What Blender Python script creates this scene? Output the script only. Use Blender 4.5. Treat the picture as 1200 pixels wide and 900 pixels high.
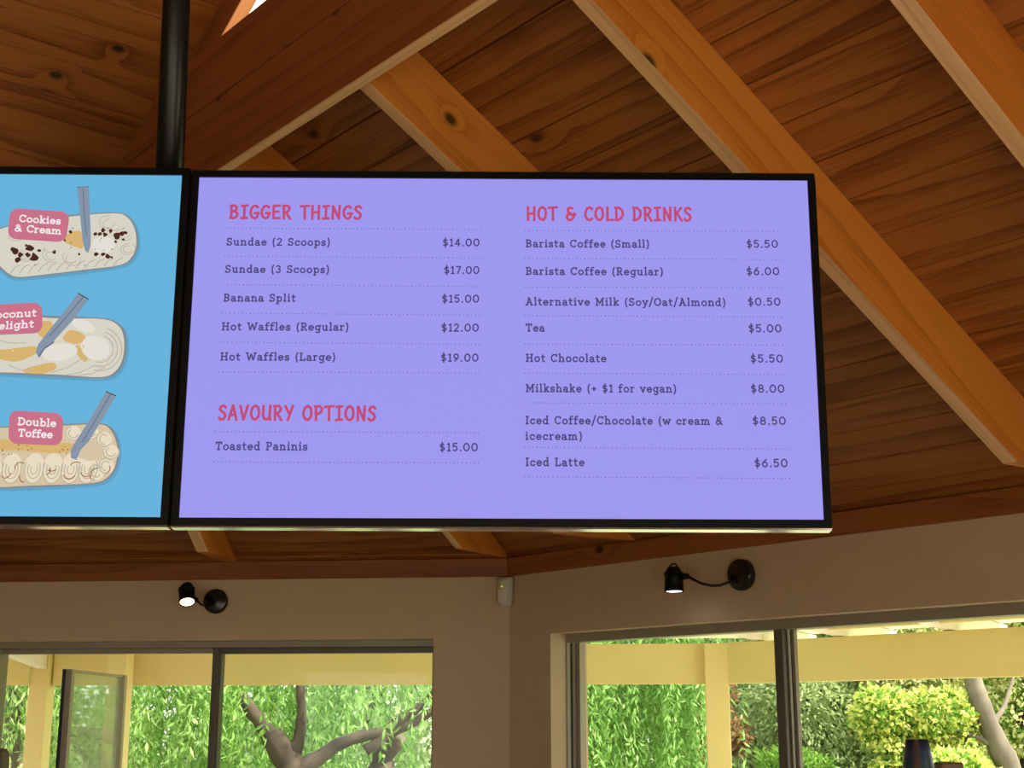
import bpy, math, random
import numpy as np
from math import sin, cos, tan, pi, radians, hypot, atan2
from mathutils import Vector

for _o in list(bpy.data.objects):
    bpy.data.objects.remove(_o)
scene = bpy.context.scene
COL = scene.collection
rng = random.Random(7)
nrng = np.random.RandomState(11)

# ------------------------------------------------------------------ camera
FPX, PITCH, CAMZ = 1623.4, radians(13.519), 1.70
cam_data = bpy.data.cameras.new('camera')
cam = bpy.data.objects.new('camera', cam_data)
COL.objects.link(cam)
cam.location = (0, 0, CAMZ)
cam.rotation_euler = (pi / 2 + PITCH, 0, 0)
cam_data.sensor_width = 36.0
cam_data.lens = 36.0 * FPX / 1200.0
cam_data.clip_end = 400
scene.camera = cam

# ------------------------------------------------------------------ light and exposure
SKY_STRENGTH = 2.3
SUN_STRENGTH = 9.0
EXPOSURE = 0.45
vs = scene.view_settings
scene.display_settings.display_device = 'sRGB'
vs.view_transform = 'Standard'
vs.look = 'None'
vs.exposure = EXPOSURE
vs.gamma = 1.0
vs.use_curve_mapping = False
world = bpy.data.worlds.new('sky')
scene.world = world
world.use_nodes = True
wn = world.node_tree
bgn = [n for n in wn.nodes if n.type == 'BACKGROUND'][0]
bgn.inputs[0].default_value = (0.98, 0.98, 0.97, 1)
bgn.inputs[1].default_value = SKY_STRENGTH
sun_d = bpy.data.lights.new('sun', 'SUN')
sun_d.energy = SUN_STRENGTH
sun_d.angle = radians(1.5)
sun_d.color = (1.0, 0.93, 0.80)
sun = bpy.data.objects.new('sun', sun_d)
COL.objects.link(sun)
# high sun, a little behind the building, to the right
_sd = Vector((-0.62, 0.22, -0.75))
sun.rotation_euler = _sd.to_track_quat('-Z', 'Y').to_euler()
sun.location = (6, -6, 14)
scene.cycles.max_bounces = 10
scene.cycles.diffuse_bounces = 6
scene.cycles.glossy_bounces = 4
scene.cycles.transmission_bounces = 6
scene.cycles.transparent_max_bounces = 12
scene.cycles.sample_clamp_indirect = 4.0
scene.cycles.use_denoising = True

# ------------------------------------------------------------------ places
def V(*a):
    return np.array(a, float)
UPV = V(0, 0, 1)
AZ = radians(-38.59)
def hz(a):
    return V(sin(a), cos(a), 0)
D1 = hz(AZ - pi / 4)                 # along the far wall, to the left
E2 = -hz(AZ)                         # along the right wall, to the right
N2 = -hz(AZ + pi / 2)                # into the room, off the right wall
N1 = -hz(AZ + pi / 4)                # into the room, off the far wall
CORNER = V(-0.011, 6.0, 0)
SLOPE = radians(29.12)
TT = tan(SLOPE)
ZP = 2.367                           # top of the wall plates
def RP(a, q, z=0.0):                 # room coordinates: along right wall, inwards, up
    p = CORNER + E2 * a + N2 * q
    return V(p[0], p[1], z)
cp_, sp_ = cos(PITCH), sin(PITCH)
EYE = V(0, 0, CAMZ)
def ray(x, y):
    u = (x - 600) / FPX
    v = -(y - 450) / FPX
    return V(u, cp_ - v * sp_, sp_ + v * cp_)
def on_plane(x, y, P, n):
    r = ray(x, y)
    return EYE + r * (((P - EYE) @ n) / (r @ n))
def at(x, y, Y):                     # a sight line met at distance Y
    r = ray(x, y)
    return EYE + r * (Y / r[1])

# ------------------------------------------------------------------ materials
def new_mat(name):
    m = bpy.data.materials.new(name)
    m.use_nodes = True
    nt = m.node_tree
    return m, nt, nt.nodes['Principled BSDF']
def N(nt, t, **kw):
    n = nt.nodes.new(t)
    for k, v in kw.items():
        setattr(n, k, v)
    return n
def L(nt, a, b):
    nt.links.new(a, b)
def ramp(nt, stops):
    r = N(nt, 'ShaderNodeValToRGB')
    cr = r.color_ramp
    while len(cr.elements) < len(stops):
        cr.elements.new(0.5)
    for el, (p, c) in zip(cr.elements, stops):
        el.position = p
        el.color = (*c, 1)
    return r
def mathn(nt, op, a=None, b=None, c=None):
    n = N(nt, 'ShaderNodeMath', operation=op)
    for i, v in enumerate((a, b, c)):
        if v is None:
            continue
        if isinstance(v, (int, float)):
            n.inputs[i].default_value = v
        else:
            L(nt, v, n.inputs[i])
    return n.outputs[0]

def plain(name, col, rough=0.5, metal=0.0, noise=0.06, scale=30, spec=None, coat=0.0):
    m, nt, b = new_mat(name)
    tc = N(nt, 'ShaderNodeTexCoord')
    nz = N(nt, 'ShaderNodeTexNoise')
    nz.inputs['Scale'].default_value = scale
    nz.inputs['Detail'].default_value = 4
    L(nt, tc.outputs['Object'], nz.inputs['Vector'])
    lo = tuple(c * (1 - noise) for c in col)
    hi = tuple(min(1, c * (1 + noise)) for c in col)
    r = ramp(nt, [(0.3, lo), (0.7, hi)])
    L(nt, nz.outputs['Fac'], r.inputs[0])
    L(nt, r.outputs[0], b.inputs['Base Color'])
    b.inputs['Roughness'].default_value = rough
    b.inputs['Metallic'].default_value = metal
    if spec is not None:
        b.inputs['Specular IOR Level'].default_value = spec
    b.inputs['Coat Weight'].default_value = coat
    return m

def wood(name, dark, mid, light, knot=(0.02, 0.008, 0.003), rough=0.45, ring=70.0, contrast=1.0,
         knots=0.5, coat=0.0, varia=0.35):
    """Timber: u runs along the grain and v across it, in metres; the map 'board' tells one board from the next."""
    m, nt, b = new_mat(name)
    uv = N(nt, 'ShaderNodeUVMap', uv_map='grain')
    bd = N(nt, 'ShaderNodeUVMap', uv_map='board')
    s1 = N(nt, 'ShaderNodeSeparateXYZ')
    L(nt, uv.outputs[0], s1.inputs[0])
    s2 = N(nt, 'ShaderNodeSeparateXYZ')
    L(nt, bd.outputs[0], s2.inputs[0])
    u = mathn(nt, 'ADD', s1.outputs[0], mathn(nt, 'MULTIPLY', s2.outputs[0], 53.0))
    v = mathn(nt, 'ADD', s1.outputs[1], mathn(nt, 'MULTIPLY', s2.outputs[1], 31.0))
    def vec(fu, fv):
        c = N(nt, 'ShaderNodeCombineXYZ')
        L(nt, mathn(nt, 'MULTIPLY', u, fu), c.inputs[0])
        L(nt, mathn(nt, 'MULTIPLY', v, fv), c.inputs[1])
        return c.outputs[0]
    # knots: sparse cells
    vo = N(nt, 'ShaderNodeTexVoronoi', voronoi_dimensions='2D')
    vo.inputs['Scale'].default_value = 1.0
    L(nt, vec(4.6, 6.6), vo.inputs['Vector'])
    kd = vo.outputs['Distance']
    vsep = N(nt, 'ShaderNodeSeparateColor')
    L(nt, vo.outputs['Color'], vsep.inputs[0])
    has = mathn(nt, 'LESS_THAN', vsep.outputs[0], knots)
    near = mathn(nt, 'MULTIPLY', has, mathn(nt, 'POWER', mathn(nt, 'SUBTRACT', 1.0, mathn(nt, 'MINIMUM', mathn(nt, 'MULTIPLY', kd, 1.6), 1.0)), 2.0))
    # slow wander of the growth rings -> cathedral figure
    n1 = N(nt, 'ShaderNodeTexNoise', noise_dimensions='2D')
    n1.inputs['Scale'].default_value = 1.0
    n1.inputs['Detail'].default_value = 0.6
    L(nt, vec(0.55, 4.0), n1.inputs['Vector'])
    ph = mathn(nt, 'ADD', mathn(nt, 'MULTIPLY', v, ring), mathn(nt, 'MULTIPLY', n1.outputs['Fac'], 16.0))
    ph = mathn(nt, 'ADD', ph, mathn(nt, 'MULTIPLY', near, 7.0))
    n3 = N(nt, 'ShaderNodeTexNoise', noise_dimensions='2D')
    n3.inputs['Scale'].default_value = 1.0
    n3.inputs['Detail'].default_value = 3
    L(nt, vec(7.0, 60.0), n3.inputs['Vector'])
    ph = mathn(nt, 'ADD', ph, mathn(nt, 'MULTIPLY', n3.outputs['Fac'], 0.7))
    rg = mathn(nt, 'FRACT', mathn(nt, 'MULTIPLY', ph, 0.159))
    # saw-tooth ring: slow rise, sharp fall
    rg = mathn(nt, 'POWER', rg, 2.2)
    n2 = N(nt, 'ShaderNodeTexNoise', noise_dimensions='2D')
    n2.inputs['Scale'].default_value = 1.0
    n2.inputs['Detail'].default_value = 5
    L(nt, vec(4.0, 150.0), n2.inputs['Vector'])
    fig = mathn(nt, 'ADD', mathn(nt, 'MULTIPLY', rg, 0.50 * contrast), mathn(nt, 'MULTIPLY', mathn(nt, 'SUBTRACT', n2.outputs['Fac'], 0.5), 0.95 * contrast))
    n4 = N(nt, 'ShaderNodeTexNoise', noise_dimensions='2D')
    n4.inputs['Scale'].default_value = 1.0
    n4.inputs['Detail'].default_value = 2
    L(nt, vec(1.3, 9.0), n4.inputs['Vector'])
    fig = mathn(nt, 'ADD', fig, mathn(nt, 'MULTIPLY', mathn(nt, 'SUBTRACT', n4.outputs['Fac'], 0.5), 0.8 * contrast))
    # one board differs from the next
    fig = mathn(nt, 'ADD', fig, mathn(nt, 'MULTIPLY', mathn(nt, 'SUBTRACT', s2.outputs[1], 0.5), varia))
    r = ramp(nt, [(0.0, light), (0.4, mid), (0.95, dark)])
    L(nt, fig, r.inputs[0])
    mx = N(nt, 'ShaderNodeMix', data_type='RGBA')
    core = mathn(nt, 'MULTIPLY', has, mathn(nt, 'SUBTRACT', 1.0, mathn(nt, 'SMOOTH_MIN', mathn(nt, 'MULTIPLY', mathn(nt, 'MAXIMUM', mathn(nt, 'SUBTRACT', kd, 0.05), 0.0), 11.0), 1.0, 0.25)))
    core = mathn(nt, 'MINIMUM', mathn(nt, 'MAXIMUM', core, 0.0), 0.92)
    L(nt, core, mx.inputs['Factor'])
    L(nt, r.outputs[0], mx.inputs['A'])
    mx.inputs['B'].default_value = (*knot, 1)
    L(nt, mx.outputs['Result'], b.inputs['Base Color'])
    b.inputs['Roughness'].default_value = rough
    b.inputs['Coat Weight'].default_value = coat
    b.inputs['Coat Roughness'].default_value = 0.3
    bp = N(nt, 'ShaderNodeBump')
    bp.inputs['Strength'].default_value = 0.08
    bp.inputs['Distance'].default_value = 0.002
    L(nt, n2.outputs['Fac'], bp.inputs['Height'])
    L(nt, bp.outputs[0], b.inputs['Normal'])
    return m

def glow(name, col, strength=1.0):
    m, nt, b = new_mat(name)
    b.inputs['Base Color'].default_value = (0.01, 0.01, 0.01, 1)
    b.inputs['Roughness'].default_value = 0.35
    b.inputs['Specular IOR Level'].default_value = 0.15
    b.inputs['Emission Color'].default_value = (*col, 1)
    b.inputs['Emission Strength'].default_value = strength * 2 ** -EXPOSURE   # a screen is as bright as the camera exposes it
    return m
def srgb(r, g, b):
    f = lambda c: c / 12.92 if c <= 0.04045 else ((c + 0.055) / 1.055) ** 2.4
    return tuple(f(c / 255.0) for c in (r, g, b))
def scr(name, r, g, b, s=1.0):
    return glow(name, srgb(r, g, b), s)

def thin_glass(name, tint=(0.97, 1.0, 0.97), refl=0.06, haze=0.0):
    m = bpy.data.materials.new(name)
    m.use_nodes = True
    nt = m.node_tree
    nt.nodes.clear()
    out = N(nt, 'ShaderNodeOutputMaterial')
    tr = N(nt, 'ShaderNodeBsdfTransparent')
    tr.inputs[0].default_value = (*tint, 1)
    gl = N(nt, 'ShaderNodeBsdfGlossy')
    gl.inputs['Roughness'].default_value = 0.02
    lw = N(nt, 'ShaderNodeFresnel')
    lw.inputs[0].default_value = 1.22
    mx = N(nt, 'ShaderNodeMixShader')
    L(nt, mathn(nt, 'MINIMUM', lw.outputs[0], 0.6), mx.inputs[0])
    L(nt, tr.outputs[0], mx.inputs[1])
    L(nt, gl.outputs[0], mx.inputs[2])
    last = mx.outputs[0]
    if haze:
        df = N(nt, 'ShaderNodeBsdfTranslucent')
        df.inputs[0].default_value = (0.9, 0.95, 0.85, 1)
        m2 = N(nt, 'ShaderNodeMixShader')
        m2.inputs[0].default_value = haze
        L(nt, last, m2.inputs[1])
        L(nt, df.outputs[0], m2.inputs[2])
        last = m2.outputs[0]
    L(nt, last, out.inputs[0])
    return m

def leafmat(name, c1, c2, trans=0.45):
    m = bpy.data.materials.new(name)
    m.use_nodes = True
    nt = m.node_tree
    nt.nodes.clear()
    out = N(nt, 'ShaderNodeOutputMaterial')
    uv = N(nt, 'ShaderNodeUVMap', uv_map='board')
    sp = N(nt, 'ShaderNodeSeparateXYZ')
    L(nt, uv.outputs[0], sp.inputs[0])
    r = ramp(nt, [(0.0, c1), (1.0, c2)])
    L(nt, sp.outputs[0], r.inputs[0])
    d = N(nt, 'ShaderNodeBsdfDiffuse')
    t = N(nt, 'ShaderNodeBsdfTranslucent')
    L(nt, r.outputs[0], d.inputs[0])
    L(nt, r.outputs[0], t.inputs[0])
    mx = N(nt, 'ShaderNodeMixShader')
    mx.inputs[0].default_value = trans
    L(nt, d.outputs[0], mx.inputs[1])
    L(nt, t.outputs[0], mx.inputs[2])
    L(nt, mx.outputs[0], out.inputs[0])
    return m

M = {}
M['plaster'] = plain('cream_plaster', (0.58, 0.44, 0.29), 0.85, noise=0.03, scale=9)
M['floor'] = plain('floor_tile', (0.27, 0.20, 0.14), 0.45, noise=0.15, scale=4)
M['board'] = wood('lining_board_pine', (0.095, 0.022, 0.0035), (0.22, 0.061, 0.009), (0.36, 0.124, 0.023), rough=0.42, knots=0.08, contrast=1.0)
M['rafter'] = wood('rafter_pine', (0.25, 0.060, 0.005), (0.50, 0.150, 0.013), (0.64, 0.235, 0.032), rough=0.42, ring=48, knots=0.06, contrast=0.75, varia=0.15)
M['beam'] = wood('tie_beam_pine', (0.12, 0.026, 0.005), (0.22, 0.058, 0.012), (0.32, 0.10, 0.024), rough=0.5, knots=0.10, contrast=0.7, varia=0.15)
M['litunder'] = wood('lit_underside_pine', (0.46, 0.23, 0.085), (0.63, 0.345, 0.14), (0.74, 0.44, 0.20), rough=0.5, ring=150, knots=0.0, contrast=0.7, varia=0.1)  # paler pine for beam and rafter undersides; light from below put into the colour
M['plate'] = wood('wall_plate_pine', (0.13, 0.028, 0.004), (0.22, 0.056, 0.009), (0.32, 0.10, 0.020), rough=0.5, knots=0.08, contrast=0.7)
M['frame'] = plain('taupe_aluminium', (0.30, 0.255, 0.19), 0.38, noise=0.03)
M['frame_dark'] = plain('dark_bronze_aluminium', (0.10, 0.085, 0.06), 0.4, noise=0.04)
M['seal'] = plain('black_rubber_seal', (0.02, 0.02, 0.015), 0.6)
M['cream'] = plain('cream_paint', (0.80, 0.65, 0.29), 0.6, noise=0.025, scale=3)
M['white'] = plain('white_paint', (0.84, 0.78, 0.66), 0.6, noise=0.03, scale=3)
M['sheet'] = plain('pale_roof_sheet', (0.82, 0.80, 0.70), 0.6, noise=0.03, scale=2)
M['black'] = plain('black_plastic', (0.004, 0.004, 0.0045), 0.45, noise=0.1, spec=0.15)
M['blackgloss'] = plain('black_enamel', (0.008, 0.008, 0.008), 0.2, noise=0.1)
M['blacksatin'] = plain('black_steel_tube', (0.008, 0.008, 0.008), 0.30, noise=0.1, spec=0.3)
M['silver'] = plain('polished_silver_edge', (0.95, 0.95, 0.95), 0.16, metal=1.0, noise=0.02)
M['sensor'] = plain('white_plastic', (0.60, 0.57, 0.48), 0.45, noise=0.02)
M['glass'] = thin_glass('window_glass')
M['glass_tint'] = thin_glass('pale_green_glass', (0.86, 0.95, 0.80), haze=0.10)
M['grass'] = plain('grass', (0.20, 0.24, 0.09), 0.9, noise=0.4, scale=1.2)
M['paving'] = plain('pale_paving', (0.62, 0.57, 0.48), 0.85, noise=0.12, scale=2)
M['bark'] = plain('grey_brown_bark', (0.08, 0.056, 0.04), 0.9, noise=0.5, scale=7)
M['bark_pale'] = plain('pale_bark', (0.145, 0.115, 0.085), 0.9, noise=0.35, scale=5)

# ------------------------------------------------------------------ mesh builder
WLOC = {}
class MB:
    def __init__(s):
        s.v = []; s.f = []; s.uv = []; s.bd = []; s.mi = []; s.sm = []
    def face(s, pts, uv=None, board=(0.0, 0.5), mi=0, smooth=False):
        i = len(s.v)
        s.v += [tuple(p) for p in pts]
        s.f.append(tuple(range(i, i + len(pts))))
        s.uv.append(uv or [(0, 0)] * len(pts))
        s.bd.append(board); s.mi.append(mi); s.sm.append(smooth)
    def hexa(s, b, t, mi=0, board=None, grain=0, mi_under=None):
        """b, t: four bottom and four top corners (same order). grain 0: along b0->b1, 1: along b0->b3, 2: up."""
        b = [V(*p) for p in b]; t = [V(*p) for p in t]
        if board is None:
            board = (rng.random(), rng.random())
        ax = [b[1] - b[0], b[3] - b[0], t[0] - b[0]]
        g = ax[grain] / (np.linalg.norm(ax[grain]) + 1e-9)
        quads = [(b[0], b[3], b[2], b[1]), (t[0], t[1], t[2], t[3]), (b[0], b[1], t[1], t[0]),
                 (b[1], b[2], t[2], t[1]), (b[2], b[3], t[3], t[2]), (b[3], b[0], t[0], t[3])]
        for k, qd in enumerate(quads):
            n = np.cross(qd[1] - qd[0], qd[2] - qd[0])
            n = n / (np.linalg.norm(n) + 1e-12)
            w = np.cross(n, g)
            if np.linalg.norm(w) < 1e-3:
                w = np.cross(n, V(1, 0.3, 0.2))
                gg = np.cross(w, n)
            else:
                gg = g
            w = w / (np.linalg.norm(w) + 1e-12)
            uv = [((p - b[0]) @ gg, (p - b[0]) @ w + 0.37 * k) for p in qd]
            s.face(qd, uv, board, mi_under if (mi_under is not None and k == 0) else mi)
    def box(s, o, x, y, z, mi=0, board=None, grain=0):
        o, x, y, z = (V(*p) for p in (o, x, y, z))
        b = [o, o + x, o + x + y, o + y]
        if np.cross(x, y) @ z < 0:
            b = [b[0], b[3], b[2], b[1]]
            grain = {0: 1, 1: 0, 2: 2}[grain]
        s.hexa(b, [p + z for p in b], mi, board, grain)
    def tube(s, path, r, n=12, mi=0, caps=True, smooth=True):
        path = [V(*p) for p in path]
        rr = r if isinstance(r, (list, tuple)) else [r] * len(path)
        rings = []
        ref = None
        for i, p in enumerate(path):
            d = path[min(i + 1, len(path) - 1)] - path[max(i - 1, 0)]
            d = d / (np.linalg.norm(d) + 1e-12)
            if ref is None:
                ref = V(0, 0, 1) if abs(d[2]) < 0.9 else V(1, 0, 0)
            x = np.cross(ref, d); x /= np.linalg.norm(x)
            y = np.cross(d, x)
            ref = y
            rings.append([p + (x * cos(2 * pi * k / n) + y * sin(2 * pi * k / n)) * rr[i] for k in range(n)])
        s.rings(rings, mi, caps, smooth)
    def rings(s, rings, mi=0, caps=True, smooth=True, board=(0.0, 0.5)):
        i0 = len(s.v); n = len(rings[0])
        for rg in rings:
            s.v += [tuple(p) for p in rg]
        cum = 0.0
        for j in range(len(rings) - 1):
            for k in range(n):
                k2 = (k + 1) % n
                s.f.append((i0 + j * n + k, i0 + j * n + k2, i0 + (j + 1) * n + k2, i0 + (j + 1) * n + k))
                s.uv.append([(j * .1, k / n), (j * .1, (k + 1) / n), (j * .1 + .1, (k + 1) / n), (j * .1 + .1, k / n)])
                s.bd.append(board); s.mi.append(mi); s.sm.append(smooth)
        if caps:
            for j, rv in ((0, True), (len(rings) - 1, False)):
                idx = [i0 + j * n + k for k in range(n)]
                s.f.append(tuple(reversed(idx)) if rv else tuple(idx))
                s.uv.append([(0, 0)] * n); s.bd.append(board); s.mi.append(mi); s.sm.append(False)
    def lathe(s, base, axis, prof, n=24, mi=0, caps=True, smooth=True):
        """prof: list of (distance along axis, radius)"""
        base = V(*base); d = V(*axis); d = d / np.linalg.norm(d)
        x = np.cross(d, V(0, 0, 1) if abs(d[2]) < 0.9 else V(1, 0, 0)); x /= np.linalg.norm(x)
        y = np.cross(d, x)
        s.rings([[base + d * h + (x * cos(2 * pi * k / n) + y * sin(2 * pi * k / n)) * max(r, 1e-4) for k in range(n)] for h, r in prof], mi, caps, smooth)
    def build(s, name, mats, parent=None, base=None, bevel=0.0, seg=2):
        if not isinstance(mats, (list, tuple)):
            mats = [mats]
        va = np.array(s.v, float)
        if parent is not None:
            org = WLOC[parent.name]
        elif base is not None:
            org = V(*base)
        else:
            org = V((va[:, 0].min() + va[:, 0].max()) / 2, (va[:, 1].min() + va[:, 1].max()) / 2, va[:, 2].min())
        me = bpy.data.meshes.new(name)
        me.from_pydata([tuple(p) for p in va - org], [], s.f)
        u1 = me.uv_layers.new(name='grain'); u2 = me.uv_layers.new(name='board')
        flat1 = np.array([c for uv in s.uv for c in uv], float).ravel()
        flat2 = np.array([b for f, b in zip(s.f, s.bd) for _ in f], float).ravel()
        u1.data.foreach_set('uv', flat1); u2.data.foreach_set('uv', flat2)
        me.polygons.foreach_set('material_index', s.mi)
        me.polygons.foreach_set('use_smooth', s.sm)
        for m in mats:
            me.materials.append(m)
        me.update()
        o = bpy.data.objects.new(name, me)
        COL.objects.link(o)
        if parent is not None:
            o.parent = parent
        else:
            o.location = tuple(org)
        WLOC[o.name] = org
        if bevel:
            import bmesh
            bm = bmesh.new(); bm.from_mesh(me)
            bmesh.ops.remove_doubles(bm, verts=bm.verts, dist=1e-5)
            bm.to_mesh(me); bm.free()
            md = o.modifiers.new('bevel', 'BEVEL')
            md.width = bevel; md.segments = seg; md.limit_method = 'ANGLE'
        return o
def empty(name, loc):
    o = bpy.data.objects.new(name, None)
    COL.objects.link(o)
    o.location = tuple(loc)
    o.empty_display_size = 0.1
    WLOC[o.name] = V(*loc)
    return o
def tag(o, label, cat, group=None):
    o['label'] = label; o['category'] = cat
    if group:
        o['group'] = group
    return o
def struct(o, label=None):
    o['kind'] = 'structure'
    if label:
        o['label'] = label
    return o

# ------------------------------------------------------------------ room plan (room coordinates a, q)
A0, A4 = -1.838, 6.238               # side walls
A2 = 4.40                            # right end of the right wall
QB = 9.0                             # back wall
QG = 2.05                            # gable plane: room-side face of the tie beam
QGB = 2.015                          # its far face
S1 = 2.60                            # length of the far wall
Z0 = ZP - 0.146                      # eave of the two long slopes
W1N = V(-N1[0], -N1[1], 0)
R2 = math.sqrt(2.0)
# height of each roof slope as (constant, per a, per q)
ROOF = {
    0: (Z0 + 1.838 * TT, TT, 0.0),
    1: (ZP, TT / R2, TT / R2),
    2: (ZP, 0.0, TT),
    3: (ZP + 4.4 * TT / R2, -TT / R2, TT / R2),
    4: (Z0 + 6.238 * TT, -TT, 0.0),
    5: (ZP + 1.838 * TT, TT, 0.0),   # the side slopes below the gable
    6: (ZP + 6.238 * TT, -TT, 0.0),
}
def roof_z(k, a, q):
    c = ROOF[k]
    return c[0] + c[1] * a + c[2] * q
def clip(poly, c, ca, cq):           # keep c + ca*a + cq*q >= 0
    out = []
    for i in range(len(poly)):
        p, q = poly[i], poly[(i + 1) % len(poly)]
        dp = c + ca * p[0] + cq * p[1]; dq = c + ca * q[0] + cq * q[1]
        if dp >= 0:
            out.append(p)
        if (dp >= 0) != (dq >= 0):
            t = dp / (dp - dq)
            out.append((p[0] + (q[0] - p[0]) * t, p[1] + (q[1] - p[1]) * t))
    return out
def slope_boards(k, others, run, step, phase, lo, hi, lims):
    """lining boards of one roof slope. run: unit (a,q) along the boards; step: horizontal spacing."""
    mb = MB()
    perp = (-run[1], run[0])
    c = ROOF[k]
    g = sin(SLOPE) / TT
    def up(p, d):
        return RP(p[0], p[1], roof_z(k, *p) + d)
    def cut(poly):
        for l in lims:
            poly = clip(poly, *l)
            if len(poly) < 3:
                return []
        for o in others:
            d = ROOF[o]
            poly = clip(poly, d[0] - c[0], d[1] - c[1], d[2] - c[2])
            if len(poly) < 3:
                return []
        return poly
    n0 = int((lo - phase) / step) - 1
    n1 = int((hi - phase) / step) + 2
    for i in range(n0, n1):
        w0 = phase + i * step + 0.0023; w1 = phase + (i + 1) * step - 0.0023
        pts = [(run[0] * s + perp[0] * w, run[1] * s + perp[1] * w) for s, w in ((-14, w0), (14, w0), (14, w1), (-14, w1))]
        bd = (rng.random(), rng.random())
        for poly, d in ((cut(pts), 0.0),):
            if len(poly) < 3:
                continue
            def uvof(p):
                return (p[0] * run[0] + p[1] * run[1], (p[0] * perp[0] + p[1] * perp[1] - w0) / cos(SLOPE))
            P3 = [up(p, d) for p in poly]
            n = np.cross(P3[1] - P3[0], P3[2] - P3[0])
            if n[2] > 0:
                poly = poly[::-1]; P3 = P3[::-1]
            mb.face(P3, [uvof(p) for p in poly], bd)
            # tongue edges
            for j in range(len(P3)):
                p, q = P3[j], P3[(j + 1) % len(P3)]
                mb.face([q, p, p + UPV * 0.011, q + UPV * 0.011], [(0, .01), (0.1, .01), (.1, 0), (0, 0)], bd)
    big = cut([(-20, -20), (20, -20), (20, 20), (-20, 20)])
    P3 = [up(p, 0.012) for p in big]
    mb.face(P3, [(p[0], p[1]) for p in big], (0.5, 0.95))
    P3 = [up(p, 0.060) for p in big]
    mb.face(P3, [(p[0], p[1]) for p in big], (0.5, 0.95))
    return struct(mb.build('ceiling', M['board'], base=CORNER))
EAVE = 0.24
lo_q = [(QGB, 0, -1)]                                   # q <= QGB
_ref0 = None
def _aq(P):
    return ((P - CORNER) @ E2, (P - CORNER) @ N2)
_n0 = V(-E2[0] * TT, -E2[1] * TT, 1.0)
_ref0 = _aq(on_plane(0, 93, RP(A0, 3.0, Z0), _n0))[0]
slope_boards(2, (5, 1, 3, 6), (1, 0), 0.1205, 1.0525, -1, 3, lo_q + [(EAVE, 0, 1)])
_s = 1 / R2
slope_boards(1, (5, 2, 3), (_s, -_s), 0.1205, 0.03, -1, 4, lo_q + [(EAVE, _s, _s)])
slope_boards(3, (1, 2, 6), (_s, _s), 0.1205, 0.0, -8, 8, lo_q + [(4.4 * _s + EAVE, -_s, _s)])
# the two long slopes: beside the hips, and over the room
def zfun(k, lims, oth):
    slope_boards(k, oth, (0, 1), 0.1135, -_ref0, -9, 9, lims)
zfun(5, [(QG - 0.0, 0, -1), (1.838 + EAVE, 1, 0)], (1, 2, 6))
zfun(6, [(QG - 0.0, 0, -1), (6.238 + EAVE, -1, 0)], (3, 2, 5))
mb = MB()
for m_ in (lambda a: a, lambda a: 4.4 - a):
    P = [(-2.08, roof_z(0, -2.08, 0)), (-2.08, roof_z(5, -2.08, 0)), (-1.325, roof_z(5, -1.325, 0)), (-.43, roof_z(0, -.43, 0))]
    mb.face([RP(m_(a), QG + .002, z) for a, z in P], [(a, z) for a, z in P])
struct(mb.build('ceiling', M['board'], base=CORNER))
zfun(0, [(-QGB + 0.045, 0, 1), (QB + .2, 0, -1), (1.838 + EAVE, 1, 0)], (4,))
zfun(4, [(-QGB + 0.045, 0, 1), (QB + .2, 0, -1), (6.238 + EAVE, -1, 0)], (0,))

# ------------------------------------------------------------------ walls
def wall_boxes(name, P, along, inward, length, ztop, openings, thick=0.2, mat='plaster', start=0.0):
    """openings: (s0, s1, z0, z1) from left to right"""
    mb = MB()
    out = -inward * thick
    def bx(s0, s1, z0, z1):
        if s1 - s0 > 1e-4 and z1 - z0 > 1e-4:
            mb.box(P + along * s0 + UPV * z0, along * (s1 - s0), out, UPV * (z1 - z0))
    s = start
    for (s0, s1, z0, z1) in openings:
        bx(s, s0, 0, ztop)
        bx(s0, s1, 0, z0)
        bx(s0, s1, z1, ztop)
        s = s1
    bx(s, length, 0, ztop)
    return struct(mb.build(name, M[mat], base=P))
W1 = (0.328, 2.335, 0.80, 2.027)     # window in the far wall (along D1)
W2 = (0.271, 3.62, 0.80, 2.035)      # window in the right wall (along E2)
wall_boxes('wall_far', CORNER, D1, N1, S1, ZP - 0.004, [W1])
wall_boxes('wall_right', CORNER, E2, N2, A2, ZP - 0.004, [W2])
P3c = RP(A2, 0)
D3 = (E2 + N2) / R2
wall_boxes('wall_corner', P3c, D3, (N2 - E2) / R2, S1, ZP - 0.004, [(0.4, 2.2, 0.8, 2.03)])
wall_boxes('wall_left', RP(A0, 1.838), N2, E2, QB - 1.838, Z0 - 0.01, [])
wall_boxes('wall_side', RP(A4, 1.838), N2, -E2, QB - 1.838, Z0 - 0.01, [(1.0, 3.3, 0.1, 2.10), (3.6, 6.9, 0.1, 2.10)])
# back wall with its gable
mb = MB()
for (a0, a1, z0, z1) in ((A0, 3.7, 0, 2.2), (3.7, 4.2, 0, 2.2), (6.0, A4, 0, 2.2), (4.2, 6.0, 0, .1)):
    mb.box(RP(a0, QB, z0), E2 * (a1 - a0), N2 * 0.2, UPV * (z1 - z0))
zr = roof_z(0, 2.2, 0)
for qq in (QB, QB + .2):
    mb.face([RP(A0, qq, 2.2), RP(A4, qq, 2.2), RP(A4, qq, Z0), RP(2.2, qq, zr), RP(A0, qq, Z0)])
struct(mb.build('wall_back', M['plaster'], base=RP(2.2, QB)))
mb = MB()
mb.face([RP(a, q, 0) for a, q in ((0, 0), (A2, 0), (A4, 1.838), (A4, QB), (A0, QB), (A0, 1.838))], [(0, 0)] * 6)
fl = mb.build('floor', M['floor'], base=RP(2.2, 4))
struct(fl)

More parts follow.
